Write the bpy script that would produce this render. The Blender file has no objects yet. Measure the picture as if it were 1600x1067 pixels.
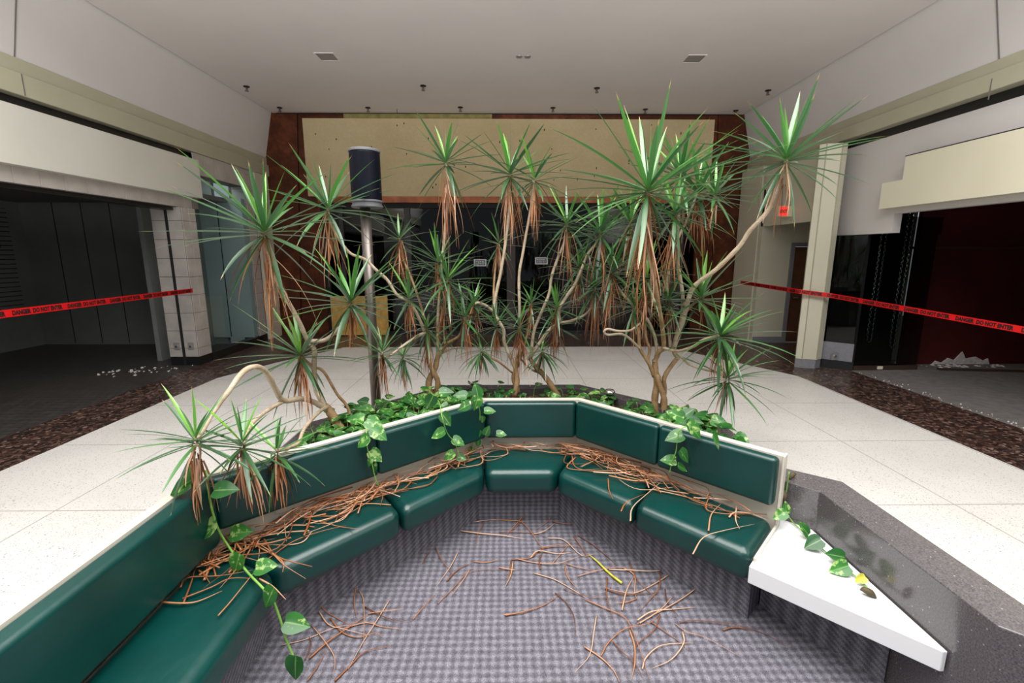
import bpy, bmesh, math, random
from mathutils import Vector, Matrix, noise
random.seed(7)
C = bpy.context.scene.collection
SC = bpy.context.scene
PI = math.pi
# ------------------------------------------------------------------ camera, world, light, exposure
F = 728.0; PITCH = math.radians(10.65); YAW = math.radians(-0.74); EYE = Vector((0, 0, 1.9))
cam = bpy.data.cameras.new('camera'); co = bpy.data.objects.new('camera', cam); C.objects.link(co)
cam.sensor_width = 36.0; cam.sensor_fit = 'HORIZONTAL'; cam.lens = 36.0 * F / 1600.0
cam.clip_start = 0.05; cam.clip_end = 100
co.location = EYE; co.rotation_euler = (PI / 2 - PITCH, 0, YAW)
SC.camera = co
CR = co.rotation_euler.to_matrix()
w = bpy.data.worlds.new('world'); SC.world = w; w.use_nodes = True
bg = w.node_tree.nodes['Background']; bg.inputs[0].default_value = (0.86, 0.93, 1.0, 1); bg.inputs[1].default_value = 0.30
def area(name, loc, rot, sx, sy, power, col):
    l = bpy.data.lights.new(name, 'AREA'); l.shape = 'RECTANGLE'; l.size = sx; l.size_y = sy
    l.energy = power; l.color = col
    o = bpy.data.objects.new(name, l); C.objects.link(o); o.location = loc; o.rotation_euler = rot
    return o
area('skylight_daylight', (0.1, 0.6, 6.6), (0, 0, 0), 7.5, 6.5, 1050, (1.0, 0.98, 0.96))
area('ceiling_fill', (0.1, -3.4, 2.1), (math.radians(180), 0, 0), 8.0, 5.0, 2100, (0.97, 0.98, 1.0))  # added fill lamp facing up to brighten the ceiling, no real source there
SC.view_settings.view_transform = 'Standard'; SC.view_settings.look = 'None'
SC.view_settings.exposure = 0.27; SC.view_settings.gamma = 1.0; SC.view_settings.use_curve_mapping = False

# ------------------------------------------------------------------ helpers
def ray(px, py):
    return CR @ Vector(((px - 800) / F, -(py - 533.5) / F, -1.0))
def at(px, py, y):
    d = ray(px, py); return EYE + d * (y / d.y)
def atz(px, py, z):
    d = ray(px, py); return EYE + d * ((z - EYE.z) / d.z)
def atp(px, py, p, n):
    d = ray(px, py); return EYE + d * ((Vector(p) - EYE).dot(Vector(n)) / d.dot(Vector(n)))
MATS = {}
class NT:
    def __init__(s, name):
        s.m = bpy.data.materials.new(name); s.m.use_nodes = True; s.t = s.m.node_tree
        s.b = s.t.nodes['Principled BSDF']; s.out = s.t.nodes['Material Output']; MATS[name] = s.m
    def n(s, kind, **k):
        x = s.t.nodes.new(kind)
        for a, v in k.items():
            if a.startswith('i_'):
                key = a[2:]; key = int(key) if key.isdigit() else key.replace('_', ' ')
                x.inputs[key].default_value = v
            else: setattr(x, a, v)
        return x
    def l(s, a, b): s.t.links.new(a, b)
    def set(s, **k):
        for a, v in k.items(): s.b.inputs[a.replace('_', ' ')].default_value = v
    def ramp(s, src, stops, interp='LINEAR'):
        r = s.n('ShaderNodeValToRGB'); r.color_ramp.interpolation = interp
        e = r.color_ramp.elements
        while len(e) > 1: e.remove(e[-1])
        e[0].position = stops[0][0]; e[0].color = (*stops[0][1], 1)
        for p, c in stops[1:]:
            q = e.new(p); q.color = (*c, 1)
        s.l(src, r.inputs[0]); return r.outputs[0]
    def coord(s, scale=None, kind='Object', rot=None):
        t = s.n('ShaderNodeTexCoord'); o = t.outputs[kind]
        if scale is not None or rot is not None:
            m = s.n('ShaderNodeMapping'); s.l(o, m.inputs[0])
            if scale is not None: m.inputs['Scale'].default_value = scale
            if rot is not None: m.inputs['Rotation'].default_value = rot
            o = m.outputs[0]
        return o
    def bump(s, src, strength=0.2, dist=0.01):
        b = s.n('ShaderNodeBump'); b.inputs['Strength'].default_value = strength; b.inputs['Distance'].default_value = dist
        s.l(src, b.inputs['Height']); s.l(b.outputs[0], s.b.inputs['Normal'])
    def noise(s, co, scale, detail=3, rough=0.5):
        x = s.n('ShaderNodeTexNoise'); x.inputs['Scale'].default_value = scale
        x.inputs['Detail'].default_value = detail; x.inputs['Roughness'].default_value = rough
        s.l(co, x.inputs['Vector']); return x.outputs['Fac']
    def mix(s, f, a, b, blend='MIX'):
        x = s.n('ShaderNodeMix', data_type='RGBA', blend_type=blend)
        for v, i in ((f, 0), (a, 6), (b, 7)):
            if hasattr(v, 'links'): s.l(v, x.inputs[i])
            elif i == 0: x.inputs[0].default_value = v
            else: x.inputs[i].default_value = (*v, 1)
        return x.outputs[2]
    def math(s, op, a, b=0.0, clamp=False):
        x = s.n('ShaderNodeMath', operation=op, use_clamp=clamp)
        for i, v in enumerate((a, b)):
            if hasattr(v, 'links'): s.l(v, x.inputs[i])
            else: x.inputs[i].default_value = v
        return x.outputs[0]
def plain(name, col, rough=0.6, var=0.08, scale=6, metal=0.0, bump=0.0, bscale=60, spec=0.5):
    t = NT(name); c = t.coord()
    f = t.noise(c, scale, 4)
    a = tuple(x * (1 - var) for x in col); b = tuple(min(1, x * (1 + var)) for x in col)
    t.l(t.ramp(f, [(0.3, a), (0.7, b)]), t.b.inputs['Base Color'])
    t.set(Roughness=rough, Metallic=metal); t.b.inputs['Specular IOR Level'].default_value = spec
    if bump: t.bump(t.noise(c, bscale, 3), bump, 0.003)
    return t.m
plaster = plain('plaster_white', (0.62, 0.585, 0.56), 0.75, 0.02, 2, bump=0.15, bscale=220)
ceilm = plain('ceiling_paint', (0.72, 0.665, 0.64), 0.8, 0.02, 1.5)
olive = plain('olive_painted_metal', (0.42, 0.40, 0.29), 0.45, 0.04, 2)
beige = plain('beige_painted_metal', (0.60, 0.57, 0.44), 0.45, 0.03, 2)
cream = plain('cream_sign_board', (0.72, 0.68, 0.52), 0.5, 0.03, 1.5)
greysign = plain('pale_sign_board', (0.62, 0.60, 0.53), 0.5, 0.03, 1.5)
blackm = plain('black_metal', (0.012, 0.012, 0.013), 0.35, 0.2, 5)
darkm = plain('dark_void', (0.010, 0.010, 0.010), 0.8, 0.2, 5)
greywall = plain('grey_shop_wall', (0.19, 0.198, 0.19), 0.6, 0.08, 2)
tealwall = plain('teal_shop_panel', (0.42, 0.45, 0.45), 0.5, 0.06, 2)
redwall = plain('dark_red_wall', (0.060, 0.003, 0.003), 0.6, 0.2, 2)
brownbase = plain('brown_vinyl_base', (0.05, 0.028, 0.02), 0.5, 0.1, 4)
greybase = plain('grey_stone_base', (0.22, 0.22, 0.24), 0.35, 0.1, 30)
ply = plain('beige_laminate', (0.60, 0.555, 0.47), 0.45, 0.03, 3)
whitelam = plain('white_laminate', (0.80, 0.80, 0.81), 0.3, 0.01, 3)
steel = plain('brushed_steel', (0.20, 0.17, 0.155), 0.4, 0.06, 8, metal=0.9)
alum = plain('grey_plate', (0.32, 0.31, 0.30), 0.4, 0.05, 10, metal=0.3)
bcs = plain('lit_copper_strip', (0.30, 0.085, 0.028), 0.35, 0.35, 5, metal=0.4)  # same copper as the panels, its stronger reflected light put into the colour
dgm = plain('dull_grey_metal', (0.14, 0.14, 0.15), 0.5, 0.05, 8, metal=0.3)
chrome = plain('chrome', (0.7, 0.7, 0.72), 0.15, 0.03, 8, metal=1.0)
spk = plain('speaker_blue_black', (0.003, 0.004, 0.009), 0.35, 0.2, 3, spec=0.12)
woodp = plain('plywood_yellow', (0.52, 0.30, 0.07), 0.6, 0.25, 7)
doorw = plain('brown_door', (0.10, 0.04, 0.018), 0.45, 0.2, 5)
frameg = plain('grey_door_frame', (0.20, 0.20, 0.21), 0.45, 0.05, 5)
shopceil = plain('shop_ceiling', (0.15, 0.15, 0.15), 0.7, 0.1, 3)
shopfloor = plain('shop_carpet_grey', (0.16, 0.145, 0.135), 0.9, 0.2, 9)
ivory = plain('ivory_plastic', (0.75, 0.70, 0.5), 0.4, 0.03, 3)
greybox = plain('grey_cabinet', (0.24, 0.24, 0.26), 0.5, 0.1, 3)
debris = plain('plaster_debris', (0.6, 0.55, 0.52), 0.9, 0.2, 20)

def mk_terrazzo():
    t = NT('white_terrazzo'); c = t.coord()
    v = t.n('ShaderNodeTexVoronoi'); v.inputs['Scale'].default_value = 70; t.l(c, v.inputs['Vector'])
    v2 = t.n('ShaderNodeTexVoronoi'); v2.inputs['Scale'].default_value = 34; t.l(c, v2.inputs['Vector'])
    sp = t.ramp(v.outputs['Distance'], [(0.0, (1, 1, 1)), (0.22, (1, 1, 1)), (0.30, (0, 0, 0))])
    pick = t.ramp(v.outputs['Color'], [(0.0, (1, 1, 1)), (0.56, (1, 1, 1)), (0.58, (0, 0, 0))])
    sp2 = t.ramp(v2.outputs['Distance'], [(0.0, (1, 1, 1)), (0.12, (1, 1, 1)), (0.17, (0, 0, 0))])
    pick2 = t.ramp(v2.outputs['Color'], [(0.0, (1, 1, 1)), (0.35, (1, 1, 1)), (0.38, (0, 0, 0))])
    base = t.ramp(t.noise(c, 1.2, 4), [(0.3, (0.62, 0.595, 0.56)), (0.7, (0.70, 0.675, 0.64))])
    a = t.mix(t.math('MULTIPLY', sp, pick), base, (0.33, 0.315, 0.295))
    a = t.mix(t.math('MULTIPLY', sp2, pick2), a, (0.10, 0.095, 0.09))
    s = t.n('ShaderNodeSeparateXYZ'); t.l(c, s.inputs[0])
    def line(o, off, step, wd=0.0055):
        q = t.math('ADD', o, -off + step * 50); q = t.math('MODULO', q, step)
        q = t.math('SUBTRACT', q, step / 2); q = t.math('ABSOLUTE', q)
        return t.math('GREATER_THAN', q, step / 2 - wd)
    # joints: lines where the modulo wraps
    j = t.math('MAXIMUM', line(s.outputs[0], 0.03, 1.142), line(s.outputs[1], 0.77, 1.243))
    a = t.mix(t.math('MULTIPLY', j, 0.55), a, (0.12, 0.11, 0.10))
    t.l(a, t.b.inputs['Base Color']); t.set(Roughness=0.38)
mk_terrazzo()
def mk_aggregate():
    t = NT('brown_aggregate'); c = t.coord()
    v = t.n('ShaderNodeTexVoronoi'); v.inputs['Scale'].default_value = 30; v.inputs['Randomness'].default_value = 1; t.l(c, v.inputs['Vector'])
    s = t.n('ShaderNodeSeparateColor'); t.l(v.outputs['Color'], s.inputs[0])
    col = t.ramp(s.outputs[0], [(0.0, (0.028, 0.016, 0.013)), (0.3, (0.085, 0.042, 0.030)), (0.55, (0.15, 0.085, 0.065)),
                                (0.78, (0.05, 0.036, 0.032)), (0.92, (0.26, 0.17, 0.14))], 'CONSTANT')
    e = t.n('ShaderNodeTexVoronoi', feature='DISTANCE_TO_EDGE'); e.inputs['Scale'].default_value = 30; t.l(c, e.inputs['Vector'])
    m = t.ramp(e.outputs['Distance'], [(0.0, (0, 0, 0)), (0.09, (1, 1, 1))])
    t.l(t.mix(m, (0.022, 0.016, 0.014), col), t.b.inputs['Base Color']); t.set(Roughness=0.30)
    t.bump(t.noise(c, 25, 3), 0.15, 0.004)
mk_aggregate()
def mk_gridtile():
    t = NT('dark_grid_tile'); c = t.coord()
    b = t.n('ShaderNodeTexBrick', offset=0.5); t.l(c, b.inputs['Vector'])
    b.inputs['Scale'].default_value = 9; b.inputs['Mortar Size'].default_value = 0.035
    b.inputs['Color1'].default_value = (0.052, 0.046, 0.042, 1); b.inputs['Color2'].default_value = (0.07, 0.062, 0.056, 1)
    b.inputs['Mortar'].default_value = (0.016, 0.014, 0.013, 1)
    b.inputs['Brick Width'].default_value = 1.0; b.inputs['Row Height'].default_value = 1.0
    t.l(b.outputs[0], t.b.inputs['Base Color']); t.set(Roughness=0.4)
mk_gridtile()
def mk_carpet():
    t = NT('grey_woven_carpet'); c = t.coord(rot=(0, 0, math.radians(45)))
    s0 = t.n('ShaderNodeSeparateXYZ'); t.l(c, s0.inputs[0])
    class _S: pass
    s = _S(); s.outputs = [t.math('ADD', s0.outputs[0], s0.outputs[2]), t.math('SUBTRACT', s0.outputs[1], s0.outputs[2])]
    k = PI / 0.030
    a = t.math('SINE', t.math('MULTIPLY', s.outputs[0], k)); b = t.math('SINE', t.math('MULTIPLY', s.outputs[1], k))
    p = t.math('ADD', t.math('MULTIPLY', t.math('MULTIPLY', a, b), 0.5), 0.5)
    c0 = t.coord()
    n1 = t.noise(t.coord((1, 1, 1)), 260, 2, 0.7)
    wv = t.n('ShaderNodeTexWave', wave_type='BANDS', bands_direction='Y'); wv.inputs['Scale'].default_value = 95; wv.inputs['Distortion'].default_value = 1.2
    t.l(c0, wv.inputs['Vector'])
    big = t.noise(c0, 2.2, 4)
    p = t.math('ADD', p, t.math('MULTIPLY', t.math('SUBTRACT', t.noise(c0, 38, 3, .6), .5), .9))
    col = t.ramp(p, [(0.1, (0.095, 0.088, 0.106)), (0.5, (0.145, 0.137, 0.160)), (0.9, (0.215, 0.205, 0.235))])
    col = t.mix(0.55, col, t.ramp(n1, [(0.3, (0.1, 0.1, 0.1)), (0.7, (1.9, 1.9, 1.9))]), 'MULTIPLY')
    col = t.mix(0.35, col, t.ramp(wv.outputs['Fac'], [(0.2, (0.4, 0.4, 0.4)), (0.8, (1.4, 1.4, 1.4))]), 'MULTIPLY')
    col = t.mix(0.5, col, t.ramp(big, [(0.3, (0.85, 0.85, 0.85)), (0.7, (1.1, 1.1, 1.1))]), 'MULTIPLY')
    t.l(col, t.b.inputs['Base Color']); t.set(Roughness=0.95); t.b.inputs['Specular IOR Level'].default_value = 0.1
    t.bump(n1, 0.5, 0.004)
mk_carpet()
def mk_granite():
    t = NT('dark_polished_granite'); c = t.coord()
    v = t.n('ShaderNodeTexVoronoi'); v.inputs['Scale'].default_value = 85; t.l(c, v.inputs['Vector'])
    s = t.n('ShaderNodeSeparateColor'); t.l(v.outputs['Color'], s.inputs[0])
    fl = t.math('MULTIPLY', t.math('GREATER_THAN', s.outputs[1], 0.955), t.math('LESS_THAN', v.outputs['Distance'], 0.26))
    base = t.ramp(t.noise(c, 160, 4, 0.7), [(0.35, (0.045, 0.040, 0.043)), (0.65, (0.14, 0.126, 0.130))])
    t.l(t.mix(fl, base, (0.30, 0.285, 0.285)), t.b.inputs['Base Color']); t.set(Roughness=0.16)
    t.b.inputs['Specular IOR Level'].default_value = 0.7
mk_granite()
def mk_leather():
    t = NT('green_vinyl'); c = t.coord()
    f = t.noise(c, 3, 3)
    t.l(t.ramp(f, [(0.3, (0.0, 0.030, 0.026)), (0.7, (0.0, 0.044, 0.038))]), t.b.inputs['Base Color'])
    t.set(Roughness=0.31)
    t.b.inputs['Specular IOR Level'].default_value = 0.6; t.b.inputs['Coat Weight'].default_value = 0.12; t.b.inputs['Coat Roughness'].default_value = 0.2
    h = t.math('ADD', t.math('MULTIPLY', t.noise(c, 7, 4), 1.0), t.math('MULTIPLY', t.noise(c, 420, 2), 0.04))
    t.bump(h, 0.16, 0.02)
mk_leather()
def mk_copper():
    t = NT('mottled_copper_panel'); c = t.coord()
    f = t.noise(c, 3.2, 6, 0.65)
    g = t.noise(c, 14, 4, 0.6)
    col = t.ramp(f, [(0.3, (0.055, 0.013, 0.005)), (0.52, (0.10, 0.025, 0.008)), (0.75, (0.22, 0.060, 0.019))])
    t.l(t.mix(0.35, col, t.ramp(g, [(0.3, (0.6, 0.6, 0.6)), (0.7, (1.4, 1.4, 1.4))]), 'MULTIPLY'), t.b.inputs['Base Color'])
    t.set(Roughness=0.42, Metallic=0.45)
mk_copper()
def mk_board():
    t = NT('stained_cream_board'); c = t.coord()
    f = t.noise(c, 0.8, 5, 0.6); g = t.noise(c, 30, 3, 0.6)
    col = t.ramp(f, [(0.3, (0.47, 0.37, 0.20)), (0.7, (0.58, 0.47, 0.28))])
    t.l(t.mix(0.3, col, t.ramp(g, [(0.3, (0.8, 0.8, 0.8)), (0.7, (1.15, 1.15, 1.15))]), 'MULTIPLY'), t.b.inputs['Base Color'])
    t.set(Roughness=0.8)
mk_board()
oliveglue = plain('olive_glue_strip', (0.26, 0.22, 0.07), 0.7, 0.3, 6)
def mk_tile():
    t = NT('beige_wall_tile'); c = t.coord()
    f = t.noise(c, 5, 4)
    t.l(t.ramp(f, [(0.3, (0.40, 0.365, 0.335)), (0.7, (0.50, 0.455, 0.42))]), t.b.inputs['Base Color']); t.set(Roughness=0.3)
mk_tile()
grout = plain('tile_grout', (0.16, 0.14, 0.13), 0.8, 0.1, 8)
def mk_leaf():
    t = NT('dracaena_leaf')
    uv = t.n('ShaderNodeUVMap'); s = t.n('ShaderNodeSeparateXYZ'); t.l(uv.outputs[0], s.inputs[0])
    g = t.ramp(s.outputs[0], [(0.0, (0.012, 0.065, 0.016)), (0.45, (0.028, 0.135, 0.024)), (0.8, (0.080, 0.30, 0.030)), (1.0, (0.20, 0.48, 0.04))])
    bs = t.ramp(s.outputs[1], [(0.0, (1, 1, 1)), (0.10, (0, 0, 0))])
    g = t.mix(t.math('MULTIPLY', bs, 0.4), g, (0.16, 0.32, 0.05))
    m = t.ramp(s.outputs[1], [(0.90, (0, 0, 0)), (0.95, (1, 1, 1))])
    tip = t.ramp(s.outputs[1], [(0.92, (0.45, 0.40, 0.06)), (0.97, (0.42, 0.22, 0.10)), (1.0, (0.5, 0.38, 0.27))])
    col = t.mix(m, g, tip)
    t.l(col, t.b.inputs['Base Color']); t.set(Roughness=0.42)
    t.b.inputs['Specular IOR Level'].default_value = 1.0; t.b.inputs['Coat Weight'].default_value = 1.0; t.b.inputs['Coat Roughness'].default_value = 0.28
    t.b.inputs['Sheen Weight'].default_value = 0.12; t.b.inputs['Sheen Roughness'].default_value = 0.35
    tr = t.n('ShaderNodeBsdfTranslucent'); t.l(col, tr.inputs[0]); mx = t.n('ShaderNodeMixShader'); mx.inputs[0].default_value = 0.22
    t.l(t.b.outputs[0], mx.inputs[1]); t.l(tr.outputs[0], mx.inputs[2]); t.l(mx.outputs[0], t.out.inputs[0])
mk_leaf()
def mk_dry():
    t = NT('dry_leaf')
    uv = t.n('ShaderNodeUVMap'); s = t.n('ShaderNodeSeparateXYZ'); t.l(uv.outputs[0], s.inputs[0])
    g = t.ramp(s.outputs[0], [(0.0, (0.13, 0.040, 0.012)), (0.35, (0.34, 0.115, 0.036)), (0.7, (0.48, 0.215, 0.095)), (1.0, (0.66, 0.42, 0.28))])
    t.l(g, t.b.inputs['Base Color']); t.set(Roughness=0.5)
mk_dry()
def mk_bark():
    t = NT('dracaena_bark'); c = t.coord(); cz = t.coord((1, 1, 9))
    col = t.ramp(t.noise(c, 14, 4), [(0.3, (0.26, 0.145, 0.060)), (0.7, (0.47, 0.30, 0.155))])
    rg = t.noise(cz, 30, 3)
    t.l(t.mix(0.5, col, t.ramp(rg, [(0.35, (0.6, 0.58, 0.55)), (0.6, (1.15, 1.15, 1.15))]), 'MULTIPLY'), t.b.inputs['Base Color'])
    t.set(Roughness=0.6); t.bump(rg, 0.35, 0.004)
mk_bark()
def mk_cane():
    t = NT('pale_dracaena_cane'); c = t.coord(); cz = t.coord((1, 1, 7))
    rg = t.noise(cz, 32, 3)
    col = t.ramp(t.noise(c, 12, 4), [(0.3, (0.42, 0.31, 0.20)), (0.7, (0.62, 0.51, 0.38))])
    t.l(t.mix(0.45, col, t.ramp(rg, [(0.35, (0.55, 0.52, 0.5)), (0.6, (1.1, 1.1, 1.1))]), 'MULTIPLY'), t.b.inputs['Base Color'])
    t.set(Roughness=0.55); t.bump(rg, 0.3, 0.003)
mk_cane()
def mk_pothos():
    t = NT('variegated_pothos_leaf')
    uv = t.n('ShaderNodeUVMap'); s = t.n('ShaderNodeSeparateXYZ'); t.l(uv.outputs[0], s.inputs[0])
    c = t.coord()
    f = t.noise(c, 30, 3, 0.6); r = t.noise(c, 4, 2)
    g = t.ramp(r, [(0.35, (0.014, 0.085, 0.020)), (0.62, (0.045, 0.21, 0.030))])
    thr = t.ramp(t.math('ADD', f, t.math('MULTIPLY', t.math('SUBTRACT', r, 0.5), 0.7)), [(0.58, (0, 0, 0)), (0.66, (1, 1, 1))])
    col = t.mix(t.math('MULTIPLY', thr, 0.85), g, (0.42, 0.58, 0.20))
    mid = t.ramp(t.math('ABSOLUTE', t.math('SUBTRACT', s.outputs[0], 0.5)), [(0.02, (1, 1, 1)), (0.05, (0, 0, 0))])
    col = t.mix(t.math('MULTIPLY', mid, 0.5), col, (0.25, 0.45, 0.12))
    t.l(col, t.b.inputs['Base Color']); t.set(Roughness=0.28)
    tr = t.n('ShaderNodeBsdfTranslucent'); t.l(col, tr.inputs[0]); mx = t.n('ShaderNodeMixShader'); mx.inputs[0].default_value = 0.2
    t.l(t.b.outputs[0], mx.inputs[1]); t.l(tr.outputs[0], mx.inputs[2]); t.l(mx.outputs[0], t.out.inputs[0])
mk_pothos()
gstem = plain('green_vine_stem', (0.20, 0.42, 0.07), 0.45, 0.2, 12)
ylw = plain('yellowed_leaf', (0.55, 0.50, 0.05), 0.45, 0.3, 30)
curl = plain('withered_leaf', (0.07, 0.05, 0.02), 0.7, 0.4, 30)
def mk_soil():
    t = NT('bark_mulch_soil'); c = t.coord()
    v = t.n('ShaderNodeTexVoronoi'); v.inputs['Scale'].default_value = 45; t.l(c, v.inputs['Vector'])
    s = t.n('ShaderNodeSeparateColor'); t.l(v.outputs['Color'], s.inputs[0])
    t.l(t.ramp(s.outputs[0], [(0.0, (0.03, 0.015, 0.008)), (0.4, (0.10, 0.05, 0.025)), (0.8, (0.25, 0.14, 0.075)), (0.93, (0.42, 0.29, 0.17))], 'CONSTANT'), t.b.inputs['Base Color'])
    t.set(Roughness=0.9); t.bump(s.outputs[0], 1.0, 0.02)
mk_soil()
def mk_glass(name, tint, fac=0.08, rough=0.0):
    m = bpy.data.materials.new(name); m.use_nodes = True; t = m.node_tree; t.nodes.clear(); MATS[name] = m
    out = t.nodes.new('ShaderNodeOutputMaterial'); tr = t.nodes.new('ShaderNodeBsdfTransparent'); gl = t.nodes.new('ShaderNodeBsdfGlossy')
    tr.inputs[0].default_value = (*tint, 1); gl.inputs['Roughness'].default_value = rough
    fr = t.nodes.new('ShaderNodeFresnel'); fr.inputs[0].default_value = 1.45
    mx = t.nodes.new('ShaderNodeMixShader')
    ge = t.nodes.new('ShaderNodeNewGeometry'); iv = t.nodes.new('ShaderNodeMath'); iv.operation = 'SUBTRACT'; iv.inputs[0].default_value = 1.0
    t.links.new(ge.outputs['Backfacing'], iv.inputs[1]); mu = t.nodes.new('ShaderNodeMath'); mu.operation = 'MULTIPLY'
    t.links.new(fr.outputs[0], mu.inputs[0]); t.links.new(iv.outputs[0], mu.inputs[1]); t.links.new(mu.outputs[0], mx.inputs[0])
    t.links.new(tr.outputs[0], mx.inputs[1]); t.links.new(gl.outputs[0], mx.inputs[2]); t.links.new(mx.outputs[0], out.inputs[0])
    return m
glass_dark = mk_glass('smoked_glass', (0.45, 0.47, 0.48))
glass_teal = mk_glass('teal_glass', (0.86, 0.93, 0.93))
glass_grey = mk_glass('grey_glass', (0.55, 0.58, 0.57))
gl_edge = plain('green_glass_edge', (0.42, 0.56, 0.46), 0.2, 0.03, 3)
def mk_emit(name, col, s):
    t = NT(name); t.set(Roughness=0.5); t.b.inputs['Base Color'].default_value = (*col, 1)
    t.b.inputs['Emission Color'].default_value = (*col, 1); t.b.inputs['Emission Strength'].default_value = s
    return t.m
exitred = mk_emit('exit_red_lit', (1.0, 0.06, 0.04), 0.45)
tapered = plain('red_plastic_tape', (0.68, 0.008, 0.010), 0.35, 0.05, 4)
ink = plain('black_print', (0.012, 0.008, 0.008), 0.5, 0.1, 4)
whitep = plain('white_sticker', (0.55, 0.55, 0.58), 0.5, 0.02, 4)
navy = plain('navy_sticker', (0.02, 0.02, 0.05), 0.5, 0.02, 4)
M = MATS

def bm_obj(name, bm, mat, parent=None, smooth=False, bevel=0, seg=2, loc=None):
    me = bpy.data.meshes.new(name); bm.normal_update(); bm.to_mesh(me); bm.free()
    if isinstance(mat, str): mat = MATS[mat]
    me.materials.append(mat)
    if smooth:
        for p in me.polygons: p.use_smooth = True
    o = bpy.data.objects.new(name, me); C.objects.link(o)
    if parent is not None:
        o.parent = parent; o.matrix_parent_inverse = Matrix.Translation(-parent.location)
    if bevel:
        b = o.modifiers.new('bevel', 'BEVEL'); b.width = bevel; b.segments = seg; b.limit_method = 'ANGLE'; b.angle_limit = 0.6
        b.harden_normals = False
    return o
def bx(bm, x0, x1, y0, y1, z0, z1):
    vs = [bm.verts.new((x, y, z)) for z in (z0, z1) for x, y in ((x0, y0), (x1, y0), (x1, y1), (x0, y1))]
    for f in ((3, 2, 1, 0), (4, 5, 6, 7), (0, 1, 5, 4), (1, 2, 6, 5), (2, 3, 7, 6), (3, 0, 4, 7)):
        bm.faces.new([vs[i] for i in f])
    return bm
def prism(bm, pts, z0, z1):
    a = 0.5 * sum(p[0] * q[1] - q[0] * p[1] for p, q in zip(pts, pts[1:] + pts[:1]))
    if a < 0: pts = pts[::-1]
    lo = [bm.verts.new((p[0], p[1], z0)) for p in pts]; hi = [bm.verts.new((p[0], p[1], z1)) for p in pts]
    bm.faces.new(lo[::-1]); bm.faces.new(hi); n = len(pts)
    for i in range(n): bm.faces.new((lo[i], lo[(i + 1) % n], hi[(i + 1) % n], hi[i]))
    return bm
def box(name, x0, x1, y0, y1, z0, z1, mat, parent=None, bevel=0):
    return bm_obj(name, bx(bmesh.new(), min(x0, x1), max(x0, x1), min(y0, y1), max(y0, y1), z0, z1), mat, parent, bevel=bevel)
def cyl(bm, p0, p1, r0, r1=None, n=20, caps=True):
    r1 = r0 if r1 is None else r1
    tube(bm, [Vector(p0), Vector(p1)], [r0, r1], n, caps)
def tube(bm, pts, rad, n=8, caps=True):
    pts = [Vector(p) for p in pts]; rings = []
    prev = None
    for i, p in enumerate(pts):
        d = (pts[min(i + 1, len(pts) - 1)] - pts[max(i - 1, 0)]).normalized()
        if prev is None:
            u = d.orthogonal().normalized()
        else:
            u = (prev - d * prev.dot(d))
            u = u.normalized() if u.length > 1e-6 else d.orthogonal().normalized()
        prev = u; v = d.cross(u)
        r = rad[i] if isinstance(rad, (list, tuple)) else rad
        rings.append([bm.verts.new(p + (u * math.cos(2 * PI * k / n) + v * math.sin(2 * PI * k / n)) * r) for k in range(n)])
    for a, b in zip(rings, rings[1:]):
        for k in range(n): bm.faces.new((a[k], a[(k + 1) % n], b[(k + 1) % n], b[k]))
    if caps: bm.faces.new(rings[0][::-1]); bm.faces.new(rings[-1])
def smoothline(pts, sub=5):
    pts = [Vector(p) for p in pts]
    if len(pts) < 3: return pts
    out = []; P = [pts[0] * 2 - pts[1]] + pts + [pts[-1] * 2 - pts[-2]]
    for i in range(1, len(P) - 2):
        a, b, c, d = P[i - 1:i + 3]
        for k in range(sub):
            t = k / sub
            out.append(0.5 * ((2 * b) + (c - a) * t + (2 * a - 5 * b + 4 * c - d) * t * t + (3 * b - a - 3 * c + d) * t ** 3))
    out.append(pts[-1]); return out
def thing(name, label, cat, loc=(0, 0, 0), group=None):
    o = bpy.data.objects.new(name, None); C.objects.link(o); o.location = loc; o.empty_display_size = 0.1
    o['label'] = label; o['category'] = cat
    if group: o['group'] = group
    return o
def tag(o, label, cat, group=None):
    o['label'] = label; o['category'] = cat
    if group: o['group'] = group
    return o
def struct(o): o['kind'] = 'structure'; return o
def lathe(bm, cx, cy, prof, n=28):
    rings = [[bm.verts.new((cx + r * math.cos(2 * PI * k / n), cy + r * math.sin(2 * PI * k / n), z)) for k in range(n)] for r, z in prof]
    for a, b in zip(rings, rings[1:]):
        for k in range(n): bm.faces.new((a[k], a[(k + 1) % n], b[(k + 1) % n], b[k]))
    bm.faces.new(rings[0][::-1]); bm.faces.new(rings[-1])

# ------------------------------------------------------------------ setting: floor
YB = -8.0
fl = struct(box('floor', -12.0, 12.5, YB, 16.0, -0.30, -0.012, 'dark_void'))
terr = bmesh.new(); prism(terr, [(-4.5, YB), (4.62, YB), (4.62, 7.08), (4.12, 8.0), (3.3, 9.5), (-3.35, 9.5), (-4.1, 8.1), (-4.5, 7.08)], -0.012, 0.0)
o = struct(bm_obj('floor_terrazzo', terr, 'white_terrazzo'))
def flat(name, pts, mat, z=0.0):
    return struct(bm_obj(name, prism(bmesh.new(), pts, -0.012, z), mat))
flat('floor_aggregate_left', [(-5.3, YB), (-4.5, YB), (-4.5, 7.08), (-4.1, 8.1), (-3.35, 9.5), (-3.35, 11.0), (-5.3, 11.0)], 'brown_aggregate', 0.0)
flat('floor_aggregate_right', [(4.62, YB), (5.7, YB), (5.7, 7.46), (5.3, 7.8), (7.0, 7.8), (7.0, 10.0), (6.4, 11.0), (3.3, 11.0), (3.3, 9.5), (4.12, 8.0), (4.62, 7.08)], 'brown_aggregate', 0.0)
flat('floor_aggregate_back', [(-3.35, 9.5), (3.3, 9.5), (3.3, 11.0), (-3.35, 11.0)], 'brown_aggregate', 0.0)
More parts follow.
